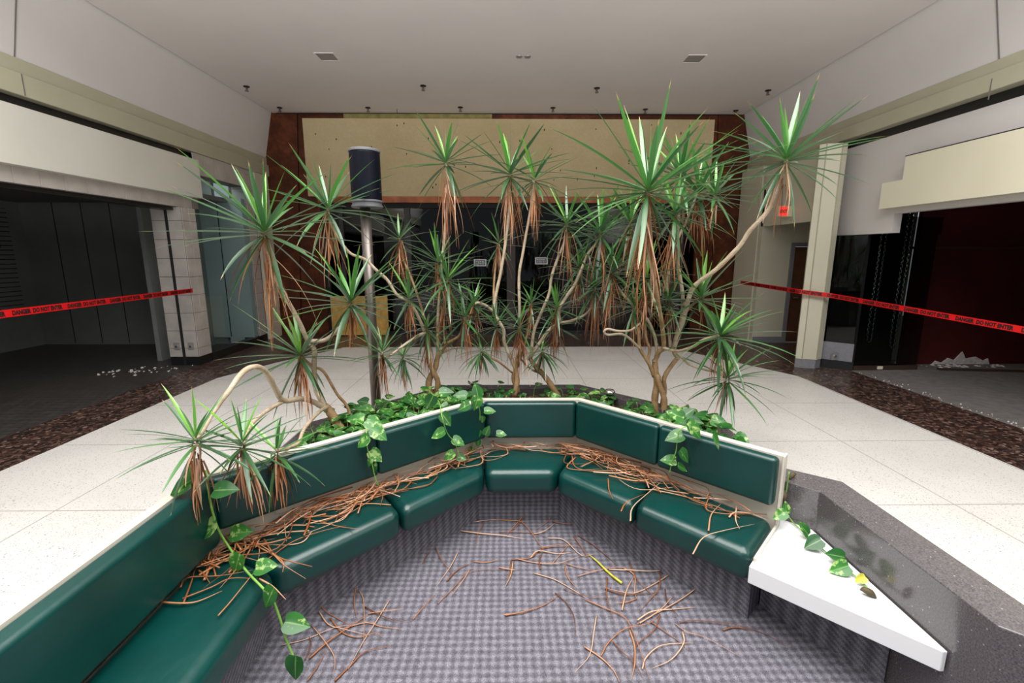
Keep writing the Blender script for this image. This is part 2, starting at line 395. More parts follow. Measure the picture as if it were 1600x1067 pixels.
flat('floor_shop_left', [(-11.5, YB), (-5.3, YB), (-5.3, 11.0), (-11.5, 11.0)], 'dark_grid_tile', 0.0)
flat('floor_shop_right', [(5.7, YB), (12.0, YB), (12.0, 7.9), (5.7, 7.9)], 'shop_carpet_grey', 0.0)
flat('floor_shop_back', [(-6, 11.0), (6, 11.0), (6, 15.8), (-6, 15.8)], 'dark_grid_tile', 0.0)
# carpet of the seating well
carp = [(-1.52, 0.2), (-1.52, 2.13), (-0.2, 3.36), (0.56, 3.36), (1.52, 2.39), (1.70, 2.31), (1.70, 1.38), (2.4, 0.75), (2.4, -1.5), (-1.52, -1.5)]
struct(bm_obj('floor_carpet', prism(bmesh.new(), carp, 0.0005, 0.006), 'grey_woven_carpet'))

# ------------------------------------------------------------------ ceiling and upper walls
CZ = 4.93
struct(box('ceiling', -5.1, 5.26, 4.05, 11.05, CZ, CZ + 0.25, 'ceiling_paint'))
def quad_slab(name, a, b, thick, mat):
    """a, b: (x,z) profile ends; slab between along y YB..11"""
    bm = bmesh.new()
    for (x, z), (x2, z2) in ((a, b),):
        vs = [bm.verts.new(p) for p in ((x, YB, z), (x2, YB, z2), (x2 + thick, YB, z2), (x + thick, YB, z),
                                        (x, 11.05, z), (x2, 11.05, z2), (x2 + thick, 11.05, z2), (x + thick, 11.05, z))]
        for f in ((0, 1, 2, 3), (7, 6, 5, 4), (0, 4, 5, 1), (1, 5, 6, 2), (2, 6, 7, 3), (3, 7, 4, 0)):
            bm.faces.new([vs[i] for i in f])
    bmesh.ops.recalc_face_normals(bm, faces=bm.faces)
    return struct(bm_obj(name, bm, mat))
quad_slab('wall_left', (-5.07, CZ + 0.25), (-5.33, 4.0), -0.3, 'plaster_white')
quad_slab('wall_right', (5.23, CZ + 0.25), (5.50, 4.03), 0.3, 'plaster_white')
# skylight well: walls above the ceiling level, open on top
struct(box('wall_skylight_front', -5.0, 5.2, 3.95, 4.05, CZ + 0.0, 6.8, 'plaster_white'))
# upper wall seams
for k, yy in enumerate((5.60, 0.8)):
    for s, xt, xb, zb in ((-1, -5.065, -5.325, 4.0), (1, 5.225, 5.495, 4.03)):
        bm = bmesh.new(); d = 0.004 * -s
        vs = [bm.verts.new(p) for p in ((xt + (-0.07 * s if 0 else 0) + d, yy, CZ + 0.22), (xt + d, yy + 0.012, CZ + 0.22), (xb + d, yy + 0.012, zb), (xb + d, yy, zb))]
        bm.faces.new(vs)
        r = bmesh.ops.extrude_face_region(bm, geom=list(bm.faces)); 
        for v in r['geom']:
            if isinstance(v, bmesh.types.BMVert): v.co.x += 0.006 * s
        bmesh.ops.recalc_face_normals(bm, faces=bm.faces)
        struct(bm_obj('trim_%d' % (1 + k * 2 + (s > 0)), bm, 'tile_grout'))
# olive bands (stepped profiles)
def band(name, steps, mat, y0=YB, y1=11.0):
    bm = bmesh.new()
    for x0, x1, z0, z1 in steps: bx(bm, min(x0, x1), max(x0, x1), y0, y1, z0, z1)
    return struct(bm_obj(name, bm, mat, bevel=0.008))
band('trim_5', [(-5.75, -5.315, 3.84, 3.998), (-5.75, -5.285, 3.60, 3.838)], 'olive_painted_metal')
band('trim_6', [(5.485, 5.95, 3.90, 4.028), (5.455, 5.95, 3.70, 3.898)], 'olive_painted_metal')
for s, x in ((-1, -5.284), (1, 5.454)):
    for k, yy in enumerate((5.60,)):
        struct(box('trim_%d' % (7 + (s > 0)), x, x + 0.004 * -s, yy, yy + 0.012, 3.61, 3.83, 'tile_grout'))
# black shadow gap with blind track
band('trim_9', [(-5.75, -5.40, 3.46, 3.60)], 'black_metal', YB, 9.95)
band('trim_10', [(5.60, 5.95, 3.585, 3.70)], 'black_metal', YB, 8.05)
band('trim_11', [(5.455, 5.95, 3.585, 3.698)], 'olive_painted_metal', 8.05, 11.0)

# ------------------------------------------------------------------ left shopfront
struct(box('wall_left_header', -5.62, -5.36, YB, 8.42, 2.655, 3.459, 'tile_grout'))
def tiles(name, axis, const, a0, a1, z0, z1, sa, sz, n, gap=0.006, th=0.012, mat='beige_wall_tile', offa=0.0, offz=0.0, kind=True):
    """a field of tiles; axis 'x' -> plane x=const facing n, spans y; axis 'y' -> plane y=const"""
    bm = bmesh.new()
    za = z0 - offz
    while za < z1 - 1e-4:
        zb = min(za + sz, z1); zl = max(za, z0)
        aa = a0 - offa
        while aa < a1 - 1e-4:
            ab = min(aa + sa, a1); al = max(aa, a0)
            if zb - zl > 0.01 and ab - al > 0.01:
                c0, c1 = sorted((const, const + th * n))
                if axis == 'x': bx(bm, c0, c1, al + gap / 2, ab - gap / 2, zl + gap / 2, zb - gap / 2)
                else: bx(bm, al + gap / 2, ab - gap / 2, c0, c1, zl + gap / 2, zb - gap / 2)
            aa += sa
        za += sz
    return struct(bm_obj(name, bm, mat, bevel=0.002, seg=1))
tiles('wall_left_tiles', 'x', -5.36, 1.2, 8.42, 2.655, 3.459, 0.305, 0.305, 1, offa=0.1)
sg = box('shop_sign_panel', -5.345, -5.22, 1.5, 8.42, 2.835, 3.462, 'pale_sign_board', bevel=0.004)
tag(sg, 'long blank pale sign panel over the dark left shop opening', 'sign')
# tiled pillar nearest on the left
pl = thing('tiled_pillar', 'beige tiled pillar with a black slot beside the dark left shop', 'pillar', (-5.55, 8.1, 0))
box('core', -5.80, -5.312, 7.945, 8.29, 0.15, 2.655, 'tile_grout', pl)
def tile_bm(bm, x0, x1, y0, y1, z0, z1, face, s=0.305, gap=0.006, th=0.012, offz=0.0):
    z = z0 - offz
    while z < z1 - 0.01:
        a, b = max(z, z0), min(z + s, z1)
        if face == 'y': bx(bm, x0 + gap / 2, x1 - gap / 2, y0 - th, y0, a + gap / 2, b - gap / 2)
        else: bx(bm, x1, x1 + th, y0 + gap / 2, y1 - gap / 2, a + gap / 2, b - gap / 2)
        z += s
bm = bmesh.new()
tile_bm(bm, -5.80, -5.575, 7.945, 0, 0.15, 2.655, 'y', offz=0.155)
tile_bm(bm, -5.535, -5.312, 7.945, 0, 0.15, 2.655, 'y', offz=0.155)
tile_bm(bm, 0, -5.312, 7.945, 8.12, 0.15, 2.655, 'x', offz=0.155)
tile_bm(bm, 0, -5.312, 8.12, 8.29, 0.15, 2.655, 'x', offz=0.155)
bm_obj('tile_facing', bm, 'beige_wall_tile', pl, bevel=0.002, seg=1)
bm = bmesh.new(); prism(bm, [(-5.80, 7.945), (-5.312, 7.945), (-5.312, 8.29), (-5.80, 8.29)], 0.0, 0.148)
bm_obj('plinth', bm, 'black_metal', pl)
box('shutter_slot', -5.575, -5.535, 7.925, 7.944, 0.0, 2.66, 'dark_void', pl)
for x in (-5.66, -5.42):
    f = box('socket_plate', x - 0.05, x + 0.05, 7.925, 7.932, 0.275, 0.405, 'grey_plate', pl, bevel=0.003)
    bm = bmesh.new(); cyl(bm, (x, 7.926, 0.34), (x, 7.908, 0.34), 0.017); bm_obj('lock', bm, 'chrome', f, smooth=False)
# beam over the opening + tiles beyond
struct(box('wall_left_bay_header', -5.62, -5.33, 8.42, 10.0, 3.24, 3.459, 'tile_grout'))
tiles('wall_left_bay_tiles', 'x', -5.33, 8.42, 10.0, 3.24, 3.60, 0.305, 0.36, 1)
struct(box('wall_left_bay_side', -5.62, -5.315, 8.30, 8.42, 2.655, 3.459, 'tile_grout'))
# glazed bay
struct(box('baseboard_left', -5.45, -5.29, 8.30, 10.0, 0.0, 0.15, 'black_metal'))
w1 = struct(box('window_1', -5.34, -5.328, 8.31, 9.99, 0.15, 3.235, 'teal_glass'))
struct(box('wall_left_bay_back', -6.22, -5.36, 9.86, 9.98, 0.15, 3.0, 'teal_shop_panel'))
struct(box('trim_12', -5.86, -5.845, 9.852, 9.859, 0.17, 2.98, 'dark_void'))
struct(box('wall_left_bay_divider', -6.30, -6.22, 8.30, 9.90, 0.0, 3.4, 'grey_shop_wall'))
# second tiled pillar
p2 = thing('tiled_pillar', 'slim beige tiled pillar between the teal glass bay and the copper wall', 'pillar', (-5.5, 10.15, 0))
box('core', -5.68, -5.345, 10.03, 10.32, 0.15, 3.60, 'tile_grout', p2)
bm = bmesh.new(); tile_bm(bm, -5.62, -5.345, 10.03, 0, 0.15, 3.60, 'y')
tile_bm(bm, 0, -5.345, 10.03, 10.32, 0.15, 3.60, 'x'); bm_obj('tile_facing', bm, 'beige_wall_tile', p2, bevel=0.002, seg=1)
box('plinth', -5.66, -5.34, 10.02, 10.32, 0.0, 0.148, 'black_metal', p2)
struct(box('trim_13', -5.62, -5.36, 10.33, 10.39, 0.0, 3.60, 'dark_void'))
struct(box('trim_14', -5.62, -5.31, 10.40, 10.97, 0.0, 3.60, 'beige_painted_metal', bevel=0.01))
# shop interior
struct(box('wall_left_shop_back', -11.3, -5.96, 9.90, 10.0, 0.0, 3.4, 'grey_shop_wall'))
for k, x in enumerate((-9.2, -8.63, -8.06, -7.49, -6.92, -6.35)):
    struct(box('trim_%d' % (15 + k), x, x + 0.014, 9.893, 9.899, 0.03, 3.0, 'dark_void'))
struct(box('wall_left_shop_side', -10.1, -9.85, 2.0, 9.9, 0.0, 3.4, 'grey_shop_wall'))
struct(box('wall_left_shop_near', -9.85, -5.62, 1.0, 1.2, 0.0, 3.4, 'grey_shop_wall'))
struct(box('wall_left_near', -5.62, -5.36, YB, 1.2, 0.0, 2.655, 'grey_shop_wall'))
struct(box('ceiling_left_shop', -10.1, -5.63, 1.0, 10.0, 2.92, 3.0, 'shop_ceiling'))
sl = thing('slatwall_panel', 'grey slatted display wall with a black square in the left shop', 'wall panel', (-9.84, 8.6, 0))
bm = bmesh.new()
for k in range(23): bx(bm, -9.843, -9.82, 6.2, 9.62, 0.72 + k * 0.09, 0.72 + k * 0.09 + 0.072)
bm_obj('slats', bm, 'grey_shop_wall', sl); box('backing', -9.849, -9.843, 6.2, 9.62, 0.72, 2.78, 'dark_void', sl)
box('black_square', -9.819, -9.80, 7.6, 9.35, 2.02, 2.62, 'black_metal', sl)
struct(box('trim_21', -5.60, -5.42, 1.2, 7.93, 2.60, 2.654, 'black_metal'))
# debris
bm = bmesh.new()
for _ in range(46):
    x = random.uniform(-6.6, -5.4); y = 7.55 + (x + 6.0) * 0.12 + random.gauss(0, 0.16); s = random.uniform(0.006, 0.03)
    cyl(bm, (x, y, 0.0), (x + random.gauss(0, .01), y, s * 0.5), s, s * 0.4, 5)
o = bm_obj('plaster_crumbs', bm, 'plaster_debris'); tag(o, 'scatter of pale plaster crumbs on the floor before the tiled pillar', 'debris'); o['kind'] = 'stuff'

area('bay_fill', (-5.85, 9.1, 3.42), (0, 0, 0), 0.3, 1.0, 6, (0.92, 1.0, 1.0))  # added fill lamp, unseen, brightens the teal panel behind the bay glass
# ------------------------------------------------------------------ right shopfront
struct(box('wall_right_panel', 5.60, 5.72, 6.87, 8.02, 2.20, 3.585, 'plaster_white'))
struct(box('wall_right_header', 5.60, 5.72, YB, 6.87, 2.47, 3.585, 'plaster_white'))
bm = bmesh.new(); bx(bm, 5.44, 5.599, 0.5, 6.97, 2.54, 2.90); bx(bm, 5.44, 5.599, 0.5, 6.62, 2.90, 3.20)
sg = bm_obj('shop_sign_panel', bm, 'cream_sign_board'); tag(sg, 'blank stepped cream sign box over the dark right shop opening', 'sign')
struct(box('trim_22', 5.45, 5.59, 0.5, 6.64, 3.20, 3.215, 'black_metal'))  # black strip drawn in place of the shadow line along the sign top
struct(box('trim_23', 5.46, 5.60, 8.022, 8.05, 2.20, 3.70, 'dark_void'))
# beige faceted column
cl = thing('clad_column', 'beige metal clad column with a grey base in front of the exit alcove', 'column', (5.15, 7.8, 0))
poly = [(4.99, 7.62), (5.20, 7.56), (5.33, 7.62), (5.34, 8.02), (5.13, 8.02), (4.93, 7.69)]
bm_obj('cladding', prism(bmesh.new(), poly, 0.15, 3.585), 'beige_painted_metal', cl, bevel=0.006)
bm_obj('base', prism(bmesh.new(), [(x + (x - 5.13) * -0.03, y + 0.01, ) for x, y in poly], 0.0, 0.15), 'grey_stone_base', cl)
for x, y in ((4.993, 7.617), (5.20, 7.557)):
    box('joint_strip', x - 0.004, x + 0.01, y - 0.006, y + 0.01, 0.15, 3.585, 'olive_painted_metal', cl)
# right glass panes
GP = [(5.37, 7.78), (5.74, 7.46), (6.86, 7.50)]
def vert_pane(bm, a, b, z0, z1, t=0.010):
    a = Vector((a[0], a[1], 0)); b = Vector((b[0], b[1], 0)); n = (b - a).normalized().cross(Vector((0, 0, 1))) * t / 2
    prism(bm, [((a + n).x, (a + n).y), ((b + n).x, (b + n).y), ((b - n).x, (b - n).y), ((a - n).x, (a - n).y)], z0, z1)
struct(bm_obj('window_2', (lambda b: (vert_pane(b, GP[0], GP[1], 0.44, 2.20), b)[1])(bmesh.new()), 'grey_glass'))
struct(bm_obj('window_3', (lambda b: (vert_pane(b, GP[1], GP[2], 0.075, 2.20), b)[1])(bmesh.new()), 'grey_glass'))
struct(bm_obj('window_4', (lambda b: (vert_pane(b, (6.22, 7.47), (6.9, 7.49), 2.20, 2.47), b)[1])(bmesh.new()), 'grey_glass'))
bm = bmesh.new(); vert_pane(bm, (5.345, 7.75), (5.375, 7.73), 0.15, 2.19, 0.02); struct(bm_obj('window_2_edge', bm, 'green_glass_edge'))
bm = bmesh.new(); vert_pane(bm, (5.725, 7.45), (5.75, 7.45), 0.05, 2.2, 0.03); struct(bm_obj('trim_24', bm, 'black_metal'))
bm = bmesh.new(); vert_pane(bm, (5.36, 7.77), (5.73, 7.45), 0.14, 0.44, 0.04); struct(bm_obj('wall_right_low_panel', bm, 'grey_stone_base'))
bm = bmesh.new(); vert_pane(bm, (5.34, 7.77), (5.74, 7.43), 0.0, 0.14, 0.06); struct(bm_obj('baseboard_right', bm, 'black_metal'))
bm = bmesh.new(); vert_pane(bm, (5.76, 7.45), (6.86, 7.49), 0.0, 0.075, 0.04); struct(bm_obj('baseboard_right_shop', bm, 'brown_vinyl_base'))
pt = at(1304, 556, 7.56)
sk = thing('floor_socket', 'grey socket plate on the low stone panel right of the beige column', 'socket', (pt.x, pt.y, pt.z))
box('plate', pt.x - 0.055, pt.x + 0.055, pt.y - 0.01, pt.y + 0.0, pt.z - 0.07, pt.z + 0.06, 'grey_plate', sk)
bm = bmesh.new(); cyl(bm, (pt.x, pt.y - 0.01, pt.z), (pt.x, pt.y - 0.03, pt.z), 0.018); bm_obj('socket', bm, 'chrome', sk)
o = box('wall_socket', 6.16, 6.24, 7.425, 7.445, 0.02, 0.068, 'ivory_plastic'); tag(o, 'small ivory socket on the brown base below the hanging chains', 'socket')
# chains: two hanging loops
def chain(name, x0, x1, zt, zb, y, label):
    bm = bmesh.new()
    pts = []
    L = zt - zb
    n = int(L / 0.042)
    path = [Vector((x0, y, zt - i * L / n)) for i in range(n)] + [Vector(((x0 + x1) / 2, y, zb - 0.02))] + [Vector((x1, y, zb + i * L / n)) for i in range(n + 1)]
    for i in range(len(path) - 1):
        a, b = path[i], path[i + 1]; m = (a + b) / 2; d = (b - a).normalized(); s = Vector((1, 0, 0)) if i % 2 else Vector((0, 1, 0))
        ring = [m + d * math.cos(t) * 0.030 + s * math.sin(t) * 0.013 for t in [2 * PI * k / 8 for k in range(9)]]
        tube(bm, ring, 0.005, 4, False)
    tag(bm_obj(name, bm, 'chrome'), label, 'chain', 'chains hanging behind the right shop glass')
chain('hanging_chain', 6.06, 6.14, 2.75, 0.46, 7.62, 'long steel chain loop behind glass, nearer the beige column')
chain('hanging_chain', 6.46, 6.54, 2.75, 0.36, 7.62, 'long steel chain loop behind glass, nearer the dark red wall')
box_o = box('wall_right_shop_back', 6.9, 12.0, 7.86, 7.95, 0.0, 3.2, 'dark_red_wall'); struct(box_o)
struct(box('wall_right_shop_dark', 5.4, 6.9, 8.06, 8.12, 0.0, 3.2, 'black_metal'))
struct(box('wall_right_shop_side', 11.8, 12.0, 1.0, 7.9, 0.0, 3.2, 'dark_red_wall'))
struct(box('wall_right_shop_near', 5.72, 11.8, 0.8, 1.0, 0.0, 3.2, 'dark_red_wall'))
struct(box('wall_right_near', 5.60, 5.72, YB, 1.0, 0.0, 2.47, 'grey_shop_wall'))
struct(box('ceiling_right_shop', 5.73, 12.0, 0.8, 8.12, 2.75, 2.85, 'dark_void'))
struct(box('trim_25', 5.74, 11.8, 7.84, 7.86, 1.98, 2.02, 'brown_vinyl_base'))
bm = bmesh.new(); px0 = 7.15
pts = [(7.45, .0), (7.5, .06), (7.62, .03), (7.72, .11), (7.83, .07), (7.95, .22), (8.02, .10), (8.2, .13), (8.35, .06), (8.42, .1), (8.46, 0)]
vs = [bm.verts.new((x, 7.855, z + 0.004)) for x, z in pts]; f = bm.faces.new(vs); r = bmesh.ops.extrude_face_region(bm, geom=[f])
for v in r['geom']:
    if isinstance(v, bmesh.types.BMVert): v.co.y -= 0.02
bmesh.ops.recalc_face_normals(bm, faces=bm.faces)
for _ in range(40):
    x = random.uniform(7.2, 8.6); y = random.uniform(7.6, 7.82); s = random.uniform(.008, .04); cyl(bm, (x, y, 0), (x, y, s * .4), s, s * .5, 5)
o = bm_obj('plaster_debris', bm, 'plaster_debris'); tag(o, 'torn pale plaster and rubble at the foot of the dark red wall', 'debris'); o['kind'] = 'stuff'
for q in ((7.2, 7.45, 9.2, 7.2), (9.5, 7.4, 11.2, 7.0)):
    bm = bmesh.new(); a = Vector((q[0], q[1], 0.02)); b = Vector((q[2], q[3], 0.02)); n = (b - a).normalized().cross(Vector((0, 0, 1))) * 0.04
    prism(bm, [((a + n).x, (a + n).y), ((b + n).x, (b + n).y), ((b - n).x, (b - n).y), ((a - n).x, (a - n).y)], 0.0, 0.025)
    tag(bm_obj('loose_board', bm, 'brown_vinyl_base'), 'dark loose batten on the right shop floor, %s' % ('nearer the glass' if q[0] < 9 else 'further from the glass'), 'board')
bm = bmesh.new()
for _ in range(60):
    y = random.uniform(4.6, 7.3); x = 5.72 + abs(random.gauss(0, .08)); s = random.uniform(.004, .012); cyl(bm, (x, y, 0), (x, y, s), s, s * .5, 5)
o = bm_obj('threshold_crumbs', bm, 'plaster_debris'); tag(o, 'tiny pale crumbs along the threshold of the right shop', 'debris'); o['kind'] = 'stuff'
# alcove with exit sign and door
struct(box('wall_right_alcove_header', 5.36, 5.50, 8.05, 10.0, 2.46, 3.60, 'beige_painted_metal'))
struct(box('trim_26', 5.42, 5.72, 10.05, 10.97, 0.0, 3.60, 'beige_painted_metal'))
struct(box('trim_27', 5.34, 5.60, 10.07, 10.97, 0.0, 3.70, 'beige_painted_metal', bevel=0.01))
struct(box('wall_right_alcove', 5.36, 6.00, 9.93, 10.04, 0.0, 3.2, 'beige_painted_metal'))
struct(box('wall_right_alcove_far', 6.00, 7.6, 9.93, 10.04, 2.13, 3.2, 'beige_painted_metal'))
struct(box('wall_right_alcove_end', 6.96, 7.1, 8.2, 9.93, 0.0, 3.2, 'beige_painted_metal'))
struct(box('ceiling_alcove', 5.51, 7.1, 8.13, 9.93, 2.75, 2.85, 'beige_painted_metal'))
struct(box('baseboard_alcove', 5.37, 6.0, 9.90, 9.928, 0.0, 0.13, 'grey_stone_base'))
d1 = thing('door_1', '', 'door', (6.5, 9.86, 0)); del d1['label']; del d1['category']; struct(d1)
bm = bmesh.new(); bx(bm, 6.0, 6.08, 9.9, 10.01, 0, 2.13); bx(bm, 6.9, 6.96, 9.9, 10.01, 0, 2.13); bx(bm, 6.08, 6.9, 9.9, 10.01, 2.05, 2.13)
bm_obj('door_frame', bm, 'grey_door_frame', d1)
box('door_leaf', 6.085, 6.895, 9.94, 9.99, 0.01, 2.045, 'brown_door', d1)
bm = bmesh.new(); cyl(bm, (6.14, 9.94, 0.98), (6.14, 9.87, 0.98), 0.022); bx(bm, 6.12, 6.24, 9.855, 9.875, 0.965, 0.995)
bm_obj('door_handle', bm, 'chrome', d1)

def text_mesh(s, size, bold=0.0):
    cu = bpy.data.curves.new('txt', 'FONT'); cu.body = s; cu.size = size; cu.offset = bold; cu.align_x = 'LEFT'; cu.resolution_u = 2
    ob = bpy.data.objects.new('txt', cu); C.objects.link(ob)
    dg = bpy.context.evaluated_depsgraph_get(); me = bpy.data.meshes.new_from_object(ob.evaluated_get(dg))
    bpy.data.objects.remove(ob); bpy.data.curves.remove(cu); return me
ex = thing('exit_sign', 'lit red exit sign in a pale box above the alcove', 'sign', (5.48, 8.9, 2.74))
pe = at(1228.5, 330, 8.95)
box('housing', pe.x - 0.13, pe.x + 0.13, 8.955, 9.02, pe.z - 0.095, pe.z + 0.095, 'ivory_plastic', ex)
box('red_face', pe.x - 0.125, pe.x + 0.035, 8.95, 8.955, pe.z - 0.088, pe.z + 0.088, 'exit_red_lit', ex)
me = text_mesh('EXIT', 0.085, 0.002)
for v in me.vertices: v.co = Vector((v.co.x * 0.75 + pe.x - 0.115, 8.946, v.co.y + pe.z - 0.03))
me.materials.append(M['dark_red_wall']); o = bpy.data.objects.new('lettering', me); C.objects.link(o); o.parent = ex; o.matrix_parent_inverse = Matrix.Translation(-ex.location)

# ------------------------------------------------------------------ back wall
Y = 11.0
def backprism(bm, pts, y0, y1):
    lo = [bm.verts.new((p[0], y0, p[1])) for p in pts]; hi = [bm.verts.new((p[0], y1, p[1])) for p in pts]; n = len(pts)
    bm.faces.new(lo); bm.faces.new(hi[::-1])
    for i in range(n): bm.faces.new((lo[i], hi[i], hi[(i + 1) % n], lo[(i + 1) % n]))
    bmesh.ops.recalc_face_normals(bm, faces=bm.faces); return bm
wb = struct(bm_obj('wall_back', backprism(bmesh.new(), [(-5.7, 0), (-4.885, 0), (-4.56, 4.99), (-5.7, 4.99)], Y, Y + .2), 'mottled_copper_panel'))
struct(bm_obj('wall_back_right', backprism(bmesh.new(), [(4.90, 0), (5.7, 0), (5.7, 4.99), (4.72, 4.99)], Y, Y + .2), 'mottled_copper_panel'))
struct(bm_obj('wall_back_inner_left', backprism(bmesh.new(), [(-4.87, 0), (-4.22, 0), (-4.22, 3.05), (-4.22, 4.99), (-4.545, 4.99)], Y + .02, Y + .2), 'mottled_copper_panel'))
struct(bm_obj('wall_back_inner_right', backprism(bmesh.new(), [(4.42, 0), (4.885, 0), (4.71, 4.99), (4.42, 4.99)], Y + .02, Y + .2), 'mottled_copper_panel'))
struct(box('wall_back_seams', -5.0, 5.0, Y + .19, Y + .25, 0.0, 3.04, 'dark_void')) if False else None
struct(box('wall_back_top', -4.22, 4.42, Y + .02, Y + .2, 3.04, 4.99, 'mottled_copper_panel'))
struct(box('trim_28', -4.24, 4.5, Y - .03, Y + .02, 3.04, 3.17, 'lit_copper_strip'))
bd = thing('fascia_board', 'large stained cream board between copper strips on the back wall', 'board', (0.1, Y, 3.9))
box('panel', -4.44, 4.62, Y - .05, Y + .019, 3.172, 4.81, 'stained_cream_board', bd)
bm = bmesh.new(); random.seed(3)
for _ in range(34):
    x = random.uniform(-4.3, 4.5); z = random.uniform(3.3, 4.7); bx(bm, x, x + .02, Y - .055, Y - .05, z, z + random.uniform(.02, .05))
bm_obj('fixing_hole', bm, 'dark_void', bd)['kind'] = 'stuff'
struct(box('trim_29', -3.55, -0.3, Y - .012, Y + .019, 4.812, 4.928, 'olive_glue_strip'))
struct(box('trim_30', -5.0, 5.15, Y - .02, Y + .0, 4.915, 4.93, 'dark_void'))
# storefront: lintel, mullions, glass, interior
struct(box('trim_31', -4.22, 4.42, Y + .05, Y + .2, 2.93, 3.04, 'dark_void'))
mull = plain('brown_mullion', (0.034, 0.024, 0.020), 0.5, 0.1, 4)
grm = plain('grey_mullion', (0.028, 0.028, 0.028), 0.5, 0.1, 4)
for k, (x0, x1, mm) in enumerate(((-4.22, -4.12, 'dark_void'), (-3.83, -3.74, 'grey_mullion'), (-2.34, -2.2, 'grey_mullion'), (-1.36, -1.29, 'brown_mullion'),
                                   (0.02, 0.22, 'brown_mullion'), (1.9, 1.98, 'brown_mullion'), (3.9, 4.15, 'grey_mullion'))):
    struct(box('window_frame_%d' % (k + 1), x0, x1, Y + .06, Y + .16, 0.0, 2.93, mm))
struct(box('window_5', -4.12, 4.42, Y + .10, Y + .11, 0.08, 2.93, 'smoked_glass'))
struct(box('trim_32', -4.22, 4.42, Y + .04, Y + .2, 0.0, 0.08, 'black_metal'))
struct(box('wall_shop_back', -6.0, 6.0, 15.2, 15.4, 0.0, 3.6, 'dark_void'))
struct(box('wall_shop_back_left', -6.0, -5.8, Y + .2, 15.2, 0.0, 3.6, 'dark_void'))
struct(box('wall_shop_back_right', 5.8, 6.0, Y + .2, 15.2, 0.0, 3.6, 'dark_void'))
struct(box('ceiling_shop_back', -6.0, 6.0, Y + .2, 15.4, 3.25, 3.6, 'shop_ceiling'))
tk = thing('low_counter', 'low dark grey counter inside the back shopfront, right of centre', 'counter', (2.5, 11.6, 0))
box('body', 1.45, 4.05, 11.35, 11.75, 0.0, 0.66, 'grey_mullion', tk); box('top', 1.42, 4.08, 11.32, 11.78, 0.66, 0.70, 'brown_mullion', tk)
# shop props seen through the glass
pb = thing('plywood_panel', 'yellow plywood sheet leaning at the left of the back shopfront', 'board', (-3.45, 10.9, 0))
box('sheet', -4.08, -2.76, 10.86, 10.885, 0.02, 0.94, 'plywood_yellow', pb)
bm = bmesh.new()
for (a, b, c, d) in ((-3.50, -3.12, .70, .73), (-3.45, -3.15, .62, .64)): bx(bm, a, b, 10.854, 10.86, c, d)
bm_obj('marking', bm, 'black_print', pb)
for i, (x0, x1, h, lb) in enumerate(((-2.66, -2.20, .86, 'grey cabinet beside the yellow plywood sheet'), (-2.08, -1.62, .80, 'grey cabinet further right from the yellow plywood sheet'))):
    cb = thing('small_cabinet', lb, 'cabinet', ((x0 + x1) / 2, 11.5, 0), 'grey cabinets inside the back shop')
    box('body', x0, x1, 11.25, 11.6, 0.01, h, 'grey_cabinet', cb, bevel=0.01); box('top', x0 - .02, x1 + .02, 11.23, 11.62, h, h + .03, 'grey_cabinet', cb)
    box('door', x0 + .04, x1 - .04, 11.235, 11.25, 0.08, h - .06, 'grey_cabinet', cb)
for px0, px1, py0, py1, lb in ((740.5, 760, 405, 416, 'small white bordered notice on the glass, left of the central mullion'), (836, 856, 402, 413, 'small white bordered notice on the glass, right of the central mullion')):
    a = at(px0, py1, Y + .09); b = at(px1, py0, Y + .09)
    st = thing('window_notice', lb, 'sticker', ((a.x + b.x) / 2, Y + .09, a.z), 'notices on the back shopfront glass')
    box('card', a.x, b.x, Y + .088, Y + .094, a.z, b.z, 'white_sticker', st)
    box('field', a.x + .03, b.x - .03, Y + .086, Y + .088, a.z + .025, b.z - .025, 'navy_sticker', st)
    bm = bmesh.new(); wd = b.x - a.x; ht = b.z - a.z; random.seed(5)
    for r in (0.62, 0.42, 0.27):
        x = a.x + .045
        while x < b.x - .06:
            l = random.uniform(.02, .045); bx(bm, x, min(x + l, b.x - .045), Y + .084, Y + .086, a.z + ht * r, a.z + ht * r + ht * .10); x += l + .010
    bm_obj('print_line', bm, 'white_sticker', st)
# dim shelving shapes inside
for i, (x, z, h, w_) in enumerate(((-0.9, 0, 1.25, .5), (0.9, 0, 1.1, .6), (2.2, 0, 1.5, .5), (-3.1, 0, 1.9, .35))):
    r = thing('display_rack', 'dim metal display rack inside the back shop, %s' % ('left of the central mullion', 'just right of the central mullion', 'above the low counter', 'behind the speaker pole')[i], 'rack', (x, 12.6, 0), 'racks inside the back shop')
    for sx in (-w_, w_):
        bm = bmesh.new(); cyl(bm, (x + sx, 12.6, 0), (x + sx, 12.6, h), .015, n=8); bm_obj('upright', bm, 'grey_cabinet', r)
    for k in range(3): box('shelf', x - w_, x + w_, 12.45, 12.75, 0.3 + k * h * .3, .32 + k * h * .3, 'grey_mullion', r)

